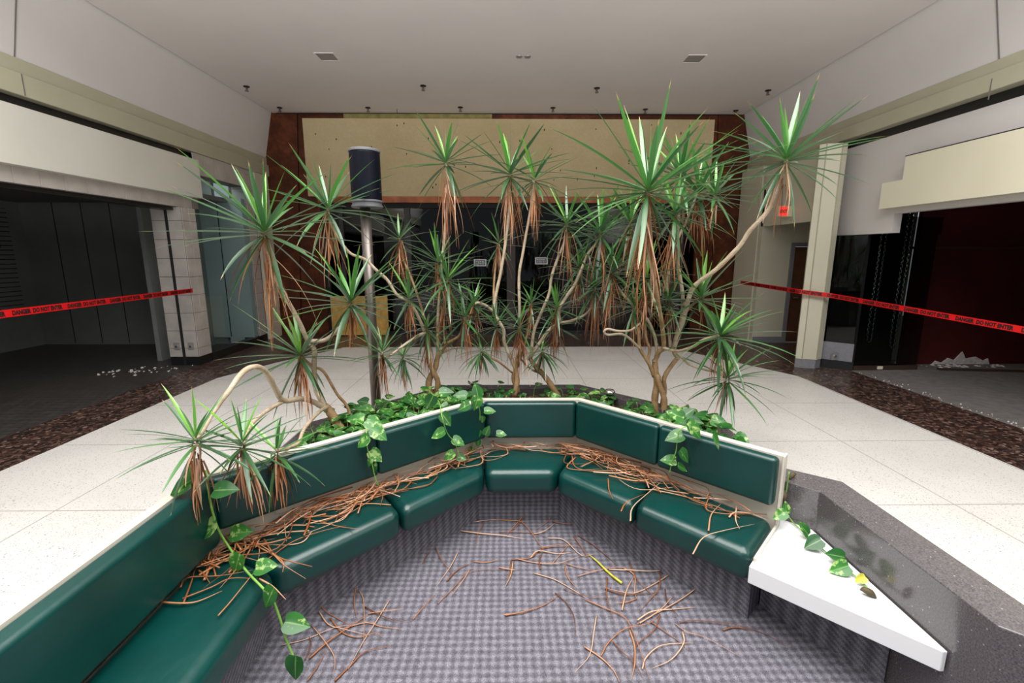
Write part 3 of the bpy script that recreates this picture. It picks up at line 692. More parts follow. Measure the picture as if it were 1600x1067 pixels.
# ------------------------------------------------------------------ ceiling fittings
SPR = [(-4.77, 9.36, 'leftmost of the nearer row'), (-1.51, 9.28, 'second from left in the nearer row'), (1.70, 9.36, 'third from left in the nearer row'), (4.95, 9.44, 'rightmost of the nearer row'),
       (-4.76, 10.62, 'far left in the row along the copper wall'), (-2.90, 10.6, 'second in the row along the copper wall'), (-0.95, 10.55, 'third in the row along the copper wall'),
       (1.0, 10.56, 'fourth in the row along the copper wall'), (2.98, 10.64, 'fifth in the row along the copper wall'), (4.95, 10.7, 'far right in the row along the copper wall')]
for x, y, lb in SPR:
    r = thing('ceiling_sprinkler', 'small dark ceiling sprinkler, ' + lb, 'sprinkler', (x, y, CZ), 'sprinklers on the ceiling')
    bm = bmesh.new(); lathe(bm, x, y, [(.055, CZ), (.055, CZ - .012), (.03, CZ - .022)], 20); bm_obj('rosette', bm, 'black_metal', r)
    bm = bmesh.new(); lathe(bm, x, y, [(.016, CZ - .02), (.018, CZ - .05), (.010, CZ - .065)], 12); lathe(bm, x, y, [(.034, CZ - .078), (.034, CZ - .084)], 14)
    for sx in (-1, 1): tube(bm, [(x + sx * .016, y, CZ - .05), (x + sx * .024, y, CZ - .066), (x + sx * .012, y, CZ - .08)], .004, 5)
    bm_obj('head', bm, 'brushed_steel', r)
for x, y, lb in ((-2.79, 8.02, 'left'), (2.98, 8.02, 'right')):
    v = thing('recessed_downlight', 'square recessed %s downlight in the pale ceiling' % lb, 'light', (x, y, CZ), 'recessed square lights')
    bm = bmesh.new()
    for a in ((-.15, -.135, -.15, .15), (.135, .15, -.15, .15), (-.135, .135, -.15, -.135), (-.135, .135, .135, .15)): bx(bm, x + a[0], x + a[1], y + a[2], y + a[3], CZ - .008, CZ - .0005)
    bm_obj('frame', bm, 'ceiling_paint', v)
    bm = bmesh.new(); bx(bm, x - .135, x + .135, y - .135, y + .135, CZ - .004, CZ - .0005); bm_obj('lens', bm, 'grey_plate', v)
sm = thing('smoke_detector', 'pair of small round grey fittings at the centre of the ceiling', 'detector', (.28, 7.97, CZ))
for dx in (-.065, .065):
    bm = bmesh.new(); lathe(bm, .28 + dx, 7.97, [(.055, CZ), (.05, CZ - .012), (.02, CZ - .014)], 20); bm_obj('disc', bm, 'grey_plate', sm)
for px, lb in ((620, 'left'), (970, 'right')):
    p = at(px, 166, 10.7); bm = bmesh.new(); cyl(bm, (p.x, 10.7, CZ), (p.x, 10.7, CZ - .09), .005, n=6)
    tag(bm_obj('hanging_wire', bm, 'black_metal'), 'short %s wire stub hanging from the ceiling by the copper wall' % lb, 'wire', 'wire stubs')

# ------------------------------------------------------------------ granite planter
GZ = 0.635
out_p = [(-1.50, 2.25), (-1.50, 3.42), (-0.57, 4.43), (0.72, 4.43), (1.64, 3.52), (1.64, 2.62), (1.90, 2.42), (1.90, 1.48), (2.55, 0.86), (2.55, -1.5)]
in_p = [(-1.38, 2.38), (-1.38, 3.36), (-0.515, 4.30), (0.665, 4.30), (1.51, 3.46), (1.51, 2.50), (1.70, 2.31), (1.70, 1.38), (2.35, 0.76), (2.35, -1.5)]
pln = thing('granite_planter', 'dark polished granite planter wall wrapping behind the green bench', 'planter', (0.1, 4.3, 0))
bm = bmesh.new(); n = len(out_p)
def V(p, z): return bm.verts.new((p[0], p[1], z))
ot = [V(p, GZ) for p in out_p]; it = [V(p, GZ) for p in in_p]; ob_ = [V(p, 0) for p in out_p]; ib = [V(p, 0) for p in in_p]
for i in range(n - 1):
    bm.faces.new((ot[i], ot[i + 1], it[i + 1], it[i])); bm.faces.new((ob_[i], ob_[i + 1], ot[i + 1], ot[i])); bm.faces.new((it[i], it[i + 1], ib[i + 1], ib[i]))
bm.faces.new((ot[0], it[0], ib[0], ob_[0])); bm.faces.new((ot[-1], ob_[-1], ib[-1], it[-1]))
bmesh.ops.recalc_face_normals(bm, faces=bm.faces)
bm_obj('wall', bm, 'dark_polished_granite', pln, bevel=0.005)
soil_poly = [(-1.38, 2.42), (-1.38, 3.36), (-0.515, 4.30), (0.665, 4.30), (1.51, 3.46), (1.51, 2.52), (1.50, 2.50), (0.575, 3.45), (-0.21, 3.45)]
bm_obj('soil', prism(bmesh.new(), soil_poly, 0.40, 0.57), 'bark_mulch_soil', pln)

# ------------------------------------------------------------------ bench
OUT = [(-1.54, 0.62), (-1.54, 2.165), (-0.195, 3.40), (0.56, 3.40), (1.53, 2.375)]
def offset(pts, d):
    """offset an open polyline to its right-hand side (towards the seat well) by d"""
    res = []
    segs = []
    for a, b in zip(pts, pts[1:]):
        t = (Vector(b) - Vector(a)).normalized(); nrm = Vector((t.y, -t.x)); segs.append((Vector(a) + nrm * d, t))
    res.append(segs[0][0])
    for (p, t), (q, u) in zip(segs, segs[1:]):
        den = t.x * u.y - t.y * u.x; s = ((q - p).x * u.y - (q - p).y * u.x) / den
        res.append(p + t * s)
    a, b = pts[-2], pts[-1]; t = (Vector(b) - Vector(a)).normalized(); res.append(Vector(b) + Vector((t.y, -t.x)) * d)
    return [(p.x, p.y) for p in res]
bench = thing('bench_frame', 'beige laminate frame and carpeted base of the angled green bench', 'bench', (0.0, 3.2, 0))
IN = offset(OUT, 0.045)
for i in range(4):
    bm = bmesh.new(); prism(bm, [OUT[i], OUT[i + 1], IN[i + 1], IN[i]], 0.0, 0.825); bm_obj('back_panel', bm, 'beige_laminate', bench, bevel=0.002, seg=1)
SEAT = offset(OUT, 0.047)
FR = [(-1.075, 0.62), (-1.075, 1.955), (-0.145, 2.93), (0.335, 2.93), (1.20, 2.03)]
RIS = [(-1.20, 0.66), (-1.20, 2.03), (-0.20, 3.10), (0.38, 3.10), (1.27, 2.13)]
bm = bmesh.new()
for i in range(4): prism(bm, [SEAT[i], SEAT[i + 1], RIS[i + 1], RIS[i]], 0.004, 0.27)
bm_obj('carpeted_base', bm, 'grey_woven_carpet', bench)
# end panel on the right
a, b = Vector(OUT[-1]), Vector(FR[-1]); t = (Vector(OUT[-1]) - Vector(OUT[-2])).normalized() * 0.012
bm = bmesh.new(); prism(bm, [tuple(a), tuple(a + t), tuple(a + (b - a) * .13 + t), tuple(a + (b - a) * .13)], 0.0, 0.83)
prism(bm, [tuple(a + (b - a) * .13), tuple(a + (b - a) * .13 + t), tuple(b - (b - a) * .06 + t), tuple(b - (b - a) * .06)], 0.30, 0.425)
bm_obj('end_panel', bm, 'beige_laminate', bench, bevel=0.002, seg=1)

def lerp(a, b, t): return (a[0] + (b[0] - a[0]) * t, a[1] + (b[1] - a[1]) * t)
def cushion(name, quad, z0, z1, bev, puff_top, label, grp, cat='cushion'):
    """quad (plan, ccw or cw) -> inflated rounded cushion mesh with real rounding"""
    c = Vector((sum(p[0] for p in quad) / 4, sum(p[1] for p in quad) / 4))
    q = [tuple(Vector(p) + (c - Vector(p)).normalized() * (0.006 if z0 < .5 else 0.0015)) for p in quad]
    bm = bmesh.new(); prism(bm, q, z0, z1)
    bmesh.ops.bevel(bm, geom=list(bm.edges), offset=bev, segments=6, profile=0.5, affect='EDGES', clamp_overlap=True)
    bmesh.ops.triangulate(bm, faces=[f for f in bm.faces if len(f.verts) > 4])
    bm.normal_update()
    me = bpy.data.meshes.new(name); bm.to_mesh(me); bm.free(); me.materials.append(M['green_vinyl'])
    for p in me.polygons: p.use_smooth = True
    o = bpy.data.objects.new(name, me); C.objects.link(o)
    wn = o.modifiers.new('wn', 'WEIGHTED_NORMAL'); wn.weight = 60; wn.keep_sharp = False
    return tag(o, label, cat, grp)
SB = offset(OUT, 0.05)
s_seg = [(0, 0.0, 1.0, 'nearest green seat cushion at the left end of the bench'),
         (1, 0.0, 0.515, 'long green seat cushion on the left diagonal, nearer the camera'),
         (1, 0.515, 1.0, 'green seat cushion on the left diagonal beside the middle one'),
         (2, 0.0, 1.0, 'short trapezoid green seat cushion in the middle of the bench'),
         (3, 0.0, 0.475, 'green seat cushion on the right diagonal beside the middle one'),
         (3, 0.475, 1.0, 'green seat cushion at the right end next to the white table')]
for i, t0, t1, lb in s_seg:
    quad = [lerp(SB[i], SB[i + 1], t0), lerp(SB[i], SB[i + 1], t1), lerp(FR[i], FR[i + 1], t1), lerp(FR[i], FR[i + 1], t0)]
    cushion('seat_cushion', quad, 0.275, 0.452, 0.055, 0, lb, 'green vinyl seat cushions')
BA = offset(OUT, 0.048); BB = offset(OUT, 0.118)
b_seg = [(0, 0.0, 1.0, 'nearest green backrest cushion along the left side'),
         (1, 0.0, 0.50, 'green backrest cushion on the left diagonal, nearer the camera'),
         (1, 0.50, 1.0, 'green backrest cushion on the left diagonal beside the middle one'),
         (2, 0.0, 1.0, 'green backrest cushion in the middle facing the camera'),
         (3, 0.0, 0.49, 'green backrest cushion on the right diagonal beside the middle one'),
         (3, 0.49, 0.995, 'green backrest cushion at the right end of the bench')]
for i, t0, t1, lb in b_seg:
    quad = [lerp(BA[i], BA[i + 1], t0), lerp(BA[i], BA[i + 1], t1), lerp(BB[i], BB[i + 1], t1), lerp(BB[i], BB[i + 1], t0)]
    if i == 0:
        BW = offset(OUT, 0.135); quad = [BA[0], BA[1], BW[1], BW[0]]
    cushion('backrest_cushion', quad, 0.495 if i == 0 else 0.545, 0.822, 0.024, 0, lb, 'green vinyl backrest cushions')

# white wedge table
tb = thing('wedge_table', 'white wedge-shaped table between the bench end and the granite wall', 'table', (1.5, 2.0, 0))
top = [(1.235, 2.06), (1.575, 2.435), (1.692, 2.33), (1.692, 1.515), (1.675, 1.515)]
top[0] = (1.185, 2.02)
bm_obj('top', prism(bmesh.new(), top, 0.31, 0.40), 'white_laminate', tb, bevel=0.003, seg=2)
bm_obj('base', prism(bmesh.new(), [(1.38, 2.22), (1.575, 2.42), (1.69, 2.31), (1.69, 1.75)], 0.006, 0.308), 'grey_woven_carpet', tb)

# ------------------------------------------------------------------ speaker on pole
sp = thing('pole_speaker', 'blue-black cylindrical speaker on a brown steel pole in the planter', 'speaker', (-1.18, 3.98, 0.57))
X0, Y0 = -1.125, 3.98
bm = bmesh.new(); cyl(bm, (X0 - .03, Y0, 0.56), (X0 - .03, Y0, 2.27), 0.042, n=24); bm_obj('pole', bm, 'brushed_steel', sp, smooth=True)
bm = bmesh.new(); lathe(bm, X0 - .012, Y0, [(.118, 2.33), (.121, 2.34), (.121, 2.69), (.118, 2.70)], 40); bm_obj('grille', bm, 'speaker_blue_black', sp, smooth=False, bevel=0.002)
bm = bmesh.new(); lathe(bm, X0 - .012, Y0, [(.118, 2.70), (.125, 2.702), (.125, 2.715), (.118, 2.722)], 40); bm_obj('top_cap', bm, 'dull_grey_metal', sp)
bm = bmesh.new(); lathe(bm, X0 - .012, Y0, [(.12, 2.27), (.126, 2.275), (.126, 2.287), (.118, 2.292), (.118, 2.31), (.127, 2.315), (.127, 2.325), (.118, 2.33)], 40); bm_obj('base_ring', bm, 'dull_grey_metal', sp)

lp = Vector((0.915, 3.95, 0.57))
ul = thing('garden_spotlight', 'small black uplight with a chrome cap among the pothos', 'light', lp)
bm = bmesh.new(); lathe(bm, lp.x, lp.y, [(.03, .57), (.032, .66), (.026, .69)], 18); bm_obj('body', bm, 'black_metal', ul)
bm = bmesh.new(); lathe(bm, lp.x, lp.y, [(.046, .69), (.048, .705), (.035, .722), (.012, .728)], 20); bm_obj('cap', bm, 'chrome', ul, smooth=True)

# ------------------------------------------------------------------ danger tape
def tape(name, pts, width, label, phase=0.0):
    pts = [Vector(p) for p in pts]
    t = thing(name, label, 'tape', pts[0])
    line = pts
    cum = [0]
    for a, b in zip(line, line[1:]): cum.append(cum[-1] + (b - a).length)
    def pos(s, v, off):
        s = max(0, min(cum[-1], s)); i = 0
        while i < len(cum) - 2 and s > cum[i + 1]: i += 1
        a, b = line[i], line[i + 1]; d = (b - a).normalized(); p = a + (b - a) * ((s - cum[i]) / (cum[i + 1] - cum[i]))
        nrm = d.cross(Vector((0, 0, 1))).normalized(); up = nrm.cross(d).normalized()
        if nrm.dot(EYE - p) < 0: nrm = -nrm
        return p + up * v + nrm * off
    bm = bmesh.new(); N = 60; rows = []
    for i in range(N + 1):
        s = cum[-1] * i / N
        rows.append([bm.verts.new(pos(s, v, o_)) for v, o_ in ((-width / 2, 0), (width / 2, 0), (width / 2, -.0015), (-width / 2, -.0015))])
    for a, b in zip(rows, rows[1:]):
        for k in range(4): bm.faces.new((a[k], a[(k + 1) % 4], b[(k + 1) % 4], b[k]))
    bmesh.ops.recalc_face_normals(bm, faces=bm.faces)
    bm_obj('ribbon', bm, 'red_plastic_tape', t)
    me0 = text_mesh('DANGER  DO NOT ENTER', width * 0.84, width * 0.05)
    wd = max(v.co.x for v in me0.vertices); step = wd * 0.86 + width * 1.0
    s = phase
    while s < cum[-1]:
        me = me0.copy()
        for v in me.vertices: v.co = pos(s + v.co.x * .86, v.co.y - width * 0.30, 0.0022)
        if s >= 0 and s + wd * .86 < cum[-1] + .01:
            pass
        bmx = bmesh.new(); bmx.from_mesh(me)
        dele = [f for f in bmx.faces if f.calc_area() < 1e-9]; bmesh.ops.delete(bmx, geom=dele, context='FACES')
        bmx.to_mesh(me); bmx.free()
        me.materials.clear(); me.materials.append(M['black_print'])
        o = bpy.data.objects.new('lettering', me); C.objects.link(o); o.parent = t; o.matrix_parent_inverse = Matrix.Translation(-t.location)
        s += step
A = at(317, 453, 8.0); A.x = -5.285; A = Vector((-5.25, 7.90, A.z))
B = at(-30, 495, 4.15)
tape('danger_tape', [B + (B - A) * .35, B, A], 0.072, 'red danger tape stretched across the left shop to the tiled pillar', 0.25)
R0 = at(1157, 441, 10.05); R1 = at(1246, 455, 7.60); R2 = at(1300, 462, 7.42); R3 = at(1640, 523, 4.45)
tape('danger_tape', [R0, R1, R2, R3, R3 + (R3 - R2) * .3], 0.072, 'red danger tape stretched past the beige column across the right shop', 0.1)

# ------------------------------------------------------------------ dracaenas
def uvset(bm):
    return bm.loops.layers.uv.verify()
def blade(bm, uv, base, d, up, L, wd, droop, rnd, segs=8, curlk=0.0, fold=0.35, prof=None):
    """a strap leaf: starts at base, direction d, bends downward"""
    d = d.normalized(); p = Vector(base); side = d.cross(up)
    if side.length < 1e-4: side = d.orthogonal()
    side.normalize(); rows = []
    dirv = d.copy(); st = L / segs; ph = random.uniform(0, 6.28)
    for i in range(segs + 1):
        v = i / segs
        if prof is None:
            wv = wd * (0.55 + 0.45 * math.sin(min(1, v / .35) * PI / 2)) * (1 - max(0, (v - .35) / .65) ** 1.8)
        else: wv = wd * prof(v)
        nrm = side.cross(dirv).normalized()
        rows.append((bm.verts.new(p - side * wv / 2 + nrm * fold * wv / 2), bm.verts.new(p), bm.verts.new(p + side * wv / 2 + nrm * fold * wv / 2), v))
        dirv = (dirv + Vector((0, 0, -1)) * droop / segs * (0.4 + 1.2 * v) + side * curlk / segs * math.sin(ph + 5 * v)).normalized()
        side = (side - dirv * side.dot(dirv)).normalized()
        p = p + dirv * st
    for a, b in zip(rows, rows[1:]):
        for k in (0, 1):
            f = bm.faces.new((a[k], a[k + 1], b[k + 1], b[k])); f.smooth = True
            for lp_, vv in zip(f.loops, (a[3], a[3], b[3], b[3])): lp_[uv].uv = (rnd, vv)
def rosette(parent, px, py, y, Lpx, n=None, skirt=1.0, sklen=None, down=0.0, tilt=None, seed=0):
    random.seed(seed * 17 + 3)
    c = at(px, py, y); s = (c - EYE).dot(-(CR @ Vector((0, 0, 1)))) / F   # metres per pixel here
    L = Lpx * s * 1.08; n = int((n or 34) * .92)
    bm = bmesh.new(); uv = uvset(bm)
    ax = Vector((0, 0, 1)) if tilt is None else Vector(tilt).normalized()
    rot = Vector((0, 0, 1)).rotation_difference(ax).to_matrix()
    wd = min(0.036, max(0.020, L * 0.062))
    ga = PI * (3 - math.sqrt(5)); a0 = random.uniform(0, 6.28)
    for i in range(n):
        t = (i + .5) / n
        el = math.radians((85 - 45 * (t / .22) if t < .22 else 38 - 50 * ((t - .22) / .58) if t < .80 else -12 - 53 * ((t - .80) / .20)) - down * 25) + random.gauss(0, .10)
        az = a0 + i * ga + random.gauss(0, .15)
        d = rot @ Vector((math.cos(el) * math.cos(az), math.cos(el) * math.sin(az), math.sin(el)))
        ln = L * (0.62 + 0.50 * min(1, t / .3)) * (1 - .3 * max(0, t - .7) / .3) * random.uniform(.75, 1.06)
        r = random.random(); r = r * .6 + (.38 if t < .25 else 0)
        blade(bm, uv, c + Vector((0, 0, -0.05 * t)) + d * .008, d, Vector((0, 0, 1)) if abs(d.z) < .97 else Vector((1, 0, 0)), ln, wd * random.uniform(.75, 1.1), random.uniform(.05, .32) + (.35 if t > .8 else 0) + down * .5, r, curlk=.12)
    bm_obj('leaf_crown', bm, 'dracaena_leaf', parent)
    if skirt > 0:
        bm = bmesh.new(); uv = uvset(bm)
        sl_ = (sklen or Lpx * .75) * s
        for i in range(int(15 * skirt)):
            az = random.uniform(0, 6.28); el = math.radians(random.uniform(-89, -62) if random.random() < .8 else random.uniform(-70, -40))
            d = Vector((math.cos(el) * math.cos(az), math.cos(el) * math.sin(az), math.sin(el)))
            b = c + Vector((random.gauss(0, .010), random.gauss(0, .010), -.02 - random.uniform(0, .35) * sl_))
            blade(bm, uv, b, d, Vector((0, 0, 1)), sl_ * random.uniform(.5, .95), random.uniform(.007, .015), random.uniform(.8, 2.5), random.random(), segs=9, curlk=random.uniform(0, 1.0), fold=.8, prof=lambda v: (1 - v ** 2 * .85))
        bm_obj('dead_leaf_skirt', bm, 'dry_leaf', parent)
def cane(parent, pts, r0, r1, mat='dracaena_bark', name='branch', sub=5):
    P = smoothline([at(*p) for p in pts], sub); bm = bmesh.new(); n = len(P)
    random.seed(int(pts[0][0] + pts[-1][1]))
    R = [(r0 + (r1 - r0) * i / (n - 1)) * random.uniform(.93, 1.09) for i in range(n)]
    tube(bm, P, R, 10); bm_obj(name, bm, mat, parent, smooth=True)

t1 = thing('dracaena', 'sprawling dracaena at the left end of the planter, bending over the bench', 'plant', at(530, 672, 3.30))
cane(t1, [(536, 676, 3.3), (516, 644, 3.3), (508, 634, 3.28)], .036, .027, name='trunk')
cane(t1, [(508, 638, 3.28), (493, 605, 3.28), (491, 570, 3.25), (491, 547, 3.22), (480, 531, 3.18), (466, 500, 3.1), (443, 458, 3.0), (425, 416, 2.92), (413, 362, 2.85)], .020, .012, 'pale_dracaena_cane')
cane(t1, [(480, 533, 3.18), (508, 531, 3.2), (527, 515, 3.2), (545, 497, 3.18), (549, 476, 3.15)], .015, .010, 'pale_dracaena_cane')
cane(t1, [(510, 640, 3.28), (490, 628, 3.2), (469, 623, 3.1), (443, 626, 2.95), (430, 607, 2.85), (417, 583, 2.75), (401, 573, 2.65), (380, 581, 2.55), (356, 613, 2.45), (332, 645, 2.38), (317, 672, 2.10), (308, 684, 1.97)], .020, .012, 'pale_dracaena_cane')
cane(t1, [(443, 627, 2.95), (420, 640, 2.8), (395, 660, 2.5), (385, 680, 2.25), (379, 692, 2.08)], .013, .010, 'pale_dracaena_cane')
cane(t1, [(512, 636, 3.28), (500, 642, 3.15), (476, 669, 2.85), (466, 692, 2.7), (448, 700, 2.45), (433, 704, 2.28)], .013, .009, 'pale_dracaena_cane')
cane(t1, [(551, 668, 3.35), (543, 636, 3.35), (527, 616, 3.32), (506, 581, 3.28), (491, 573, 3.25), (476, 562, 3.2), (469, 550, 3.15)], .011, .010)
for i, a in enumerate([(413, 357, 2.85, 142, 40, 1.6, 150), (548, 468, 3.15, 118, 36, 1.0, 75), (469, 550, 3.15, 105, 34, 1.3, 105), (305, 683, 1.97, 105, 28, 1.2, 110), (378, 690, 2.08, 105, 28, 1.8, 110), (432, 702, 2.28, 85, 22, 1.4, 90)]):
    rosette(t1, a[0], a[1], a[2], a[3], a[4], a[5], a[6], seed=i + 1, down=.15 if i > 2 else 0)

t2 = thing('dracaena', 'dracaena with a twisted double trunk right of the speaker pole', 'plant', at(675, 616, 4.1))
cane(t2, [(672, 618, 4.1), (670, 596, 4.1), (680, 575, 4.1), (684, 558, 4.1), (690, 548, 4.1)], .030, .020, name='trunk')
cane(t2, [(681, 618, 4.08), (684, 596, 4.06), (674, 575, 4.06), (669, 555, 4.08), (668, 530, 4.08)], .026, .018, name='trunk')
cane(t2, [(668, 532, 4.08), (656, 500, 4.0), (640, 472, 3.95), (621, 461, 3.9), (605, 437, 3.85), (589, 423, 3.8), (570, 405, 3.75), (548, 396, 3.7), (530, 375, 3.65), (517, 350, 3.6), (512, 326, 3.6)], .013, .010, 'pale_dracaena_cane')
cane(t2, [(684, 560, 4.1), (684, 500, 4.1), (690, 420, 4.1), (696, 350, 4.1), (701, 300, 4.1), (697, 252, 4.1)], .013, .010, 'pale_dracaena_cane')
cane(t2, [(668, 540, 4.08), (664, 500, 4.1), (645, 440, 4.15), (628, 400, 4.2), (624, 372, 4.2)], .010, .009)
cane(t2, [(690, 550, 4.1), (700, 536, 4.05), (716, 526, 4.0), (724, 510, 3.95), (726, 494, 3.95)], .014, .009)
cane(t2, [(690, 552, 4.1), (705, 545, 4.15), (720, 543, 4.2), (728, 546, 4.2)], .010, .007, 'pale_dracaena_cane')
cane(t2, [(667, 520, 4.08), (656, 523, 3.95), (630, 540, 3.85), (602, 560, 3.75), (597, 550, 3.72)], .012, .009, 'pale_dracaena_cane')
for i, a in enumerate([(512, 322, 3.6, 108, 34, 1.2, 110), (624, 370, 4.2, 62, 20, 1.6, 75), (697, 250, 4.1, 84, 32, 1.5, 120), (684, 406, 4.1, 72, 26, 1.0, 70), (700, 433, 4.0, 84, 30, 1.0, 75),
                       (639, 463, 3.9, 70, 28, .9, 60), (726, 492, 3.95, 72, 28, 1.0, 75), (597, 548, 3.72, 58, 26, 1.2, 70), (630, 556, 4.0, 48, 34, .8, 50), (667, 512, 4.05, 55, 34, 1.4, 70), (690, 465, 4.15, 55, 26, 1.5, 85)]):
    rosette(t2, a[0], a[1], a[2], a[3], a[4], a[5], a[6], seed=i + 20, down=.9 if i in (8, 9) else 0)

t3 = thing('dracaena', 'tall upright dracaena in the middle of the planter', 'plant', at(805, 620, 4.1))
cane(t3, [(803, 620, 4.08), (808, 596, 4.08), (806, 575, 4.1), (808, 560, 4.1)], .026, .020, name='trunk')
cane(t3, [(810, 612, 4.12), (802, 590, 4.12), (810, 565, 4.12), (812, 530, 4.12), (812, 509, 4.1)], .020, .013, name='trunk')
cane(t3, [(806, 578, 4.1), (797, 556, 4.1), (788, 535, 4.1), (787, 516, 4.1), (778, 500, 4.1), (771, 485, 4.1), (776, 455, 4.1), (782, 427, 4.1), (789, 385, 4.1), (795, 330, 4.1), (797, 275, 4.1)], .018, .011, 'pale_dracaena_cane')
cane(t3, [(812, 530, 4.12), (812, 485, 4.1), (811, 432, 4.1), (817, 395, 4.1), (824, 355, 4.1), (832, 310, 4.1), (834, 280, 4.1)], .013, .010, 'pale_dracaena_cane')
cane(t3, [(771, 487, 4.1), (760, 478, 4.05), (748, 473, 4.0), (741, 475, 4.0)], .012, .010, 'pale_dracaena_cane')
cane(t3, [(771, 484, 4.1), (772, 440, 4.2), (776, 400, 4.25), (778, 380, 4.25)], .010, .009)
cane(t3, [(800, 582, 4.1), (780, 566, 4.05), (765, 558, 4.0), (752, 550, 4.0)], .009, .007)
cane(t3, [(808, 572, 4.1), (818, 545, 4.1), (826, 510, 4.1), (830, 475, 4.1)], .012, .009)
for i, a in enumerate([(797, 268, 4.1, 98, 36, 1.9, 105), (835, 277, 4.1, 74, 26, 1.3, 90), (779, 377, 4.25, 56, 18, 1.2, 55), (741, 473, 4.0, 50, 26, .9, 50), (830, 471, 4.1, 50, 24, 1.3, 50),
                       (812, 507, 4.05, 58, 28, 1.5, 80), (752, 547, 4.0, 50, 36, .5, 40), (775, 505, 4.1, 50, 28, 1.0, 60)]):
    rosette(t3, a[0], a[1], a[2], a[3], a[4], a[5], a[6], seed=i + 40, down=1.0 if i == 6 else 0)

t4 = thing('dracaena', 'dracaena with a leaning forked trunk right of the middle', 'plant', at(868, 620, 4.1))
cane(t4, [(872, 620, 4.1), (860, 600, 4.1), (846, 582, 4.1), (838, 575, 4.1), (828, 560, 4.1)], .030, .018, name='trunk')
cane(t4, [(846, 584, 4.1), (832, 578, 4.12), (820, 568, 4.12), (812, 558, 4.12)], .010, .007)
cane(t4, [(829, 562, 4.1), (834, 519, 4.1), (845, 490, 4.1), (858, 459, 4.1), (862, 432, 4.1), (871, 405, 4.1), (881, 380, 4.1), (886, 350, 4.1)], .015, .011, 'pale_dracaena_cane')
cane(t4, [(828, 560, 4.1), (847, 530, 4.05), (862, 512, 4.05), (874, 503, 4.0), (873, 485, 4.0), (884, 465, 4.0), (897, 446, 4.0), (908, 422, 4.0), (918, 398, 4.0), (932, 380, 3.95), (939, 363, 3.9)], .016, .011, 'pale_dracaena_cane')
cane(t4, [(874, 504, 4.0), (892, 501, 4.05), (910, 494, 4.1), (921, 484, 4.1), (929, 465, 4.1), (930, 448, 4.1)], .011, .009, 'pale_dracaena_cane')
cane(t4, [(838, 575, 4.1), (843, 562, 4.05), (847, 550, 4.05)], .010, .008)
for i, a in enumerate([(886, 346, 4.1, 78, 34, 1.5, 100), (939, 360, 3.9, 90, 40, 1.3, 100), (870, 477, 4.0, 62, 32, 1.2, 60), (847, 546, 4.05, 52, 38, .6, 40), (930, 445, 4.1, 74, 40, 1.6, 95), (905, 415, 4.1, 60, 30, 1.4, 70), (868, 505, 4.1, 42, 24, 1.6, 60)]):
    rosette(t4, a[0], a[1], a[2], a[3], a[4], a[5], a[6], seed=i + 60, down=1.0 if i == 3 else 0)

t5 = thing('dracaena', 'largest many-stemmed dracaena at the right end of the planter', 'plant', at(1030, 645, 3.72))
cane(t5, [(1026, 650, 3.72), (1023, 625, 3.72), (1026, 600, 3.72), (1024, 575, 3.72), (1023, 562, 3.72)], .030, .022, name='trunk')
cane(t5, [(1036, 652, 3.7), (1038, 625, 3.68), (1030, 600, 3.68), (1028, 585, 3.7)], .026, .020, name='trunk')
cane(t5, [(1034, 640, 3.76), (1038, 610, 3.76), (1038, 590, 3.76), (1050, 570, 3.76), (1060, 558, 3.76)], .022, .018, name='trunk')
cane(t5, [(1022, 588, 3.72), (1013, 566, 3.7), (1000, 545, 3.68), (998, 520, 3.68), (996, 511, 3.68)], .017, .011)
cane(t5, [(1001, 546, 3.68), (985, 530, 3.62), (971, 522, 3.58), (950, 523, 3.52), (944, 518, 3.5), (950, 514, 3.5), (965, 517, 3.52), (985, 516, 3.58), (1000, 505, 3.62)], .010, .008, 'pale_dracaena_cane')
cane(t5, [(1012, 566, 3.7), (1015, 545, 3.7), (1010, 530, 3.72), (1007, 500, 3.75), (1010, 470, 3.75), (1009, 440, 3.75)], .012, .010)
cane(t5, [(1023, 566, 3.72), (1029, 551, 3.7), (1037, 541, 3.66), (1034, 506, 3.55), (1026, 459, 3.4), (1020, 420, 3.3), (1016, 370, 3.15), (1012, 300, 3.0)], .020, .013)
cane(t5, [(1059, 560, 3.76), (1053, 545, 3.76), (1060, 515, 3.78), (1066, 490, 3.8), (1066, 455, 3.85), (1058, 405, 3.9), (1060, 350, 3.95), (1063, 280, 3.95)], .020, .012, 'pale_dracaena_cane')
cane(t5, [(1048, 545, 3.78), (1044, 500, 3.8), (1043, 450, 3.85), (1050, 395, 3.9), (1075, 340, 3.9), (1090, 300, 3.9)], .014, .010, 'pale_dracaena_cane')
cane(t5, [(1052, 545, 3.75), (1066, 505, 3.7), (1075, 470, 3.65), (1086, 446, 3.6), (1120, 420, 3.5), (1155, 385, 3.42), (1172, 360, 3.38), (1200, 329, 3.32), (1214, 295, 3.28), (1229, 250, 3.25)], .020, .013, 'pale_dracaena_cane')
cane(t5, [(1036, 543, 3.66), (1048, 547, 3.6), (1062, 548, 3.52), (1084, 541, 3.42), (1100, 530, 3.35), (1124, 524, 3.3)], .012, .010, 'pale_dracaena_cane')
cane(t5, [(1058, 552, 3.74), (1066, 560, 3.65), (1078, 570, 3.55), (1099, 577, 3.45), (1120, 582, 3.38), (1136, 587, 3.35)], .009, .007, 'pale_dracaena_cane')
cane(t5, [(1066, 495, 3.8), (1078, 480, 3.72), (1094, 464, 3.65)], .012, .010)
cane(t5, [(1026, 560, 3.72), (1024, 530, 3.72), (1012, 500, 3.75), (990, 478, 3.8), (970, 455, 3.85), (955, 430, 3.88)], .013, .009, 'pale_dracaena_cane')
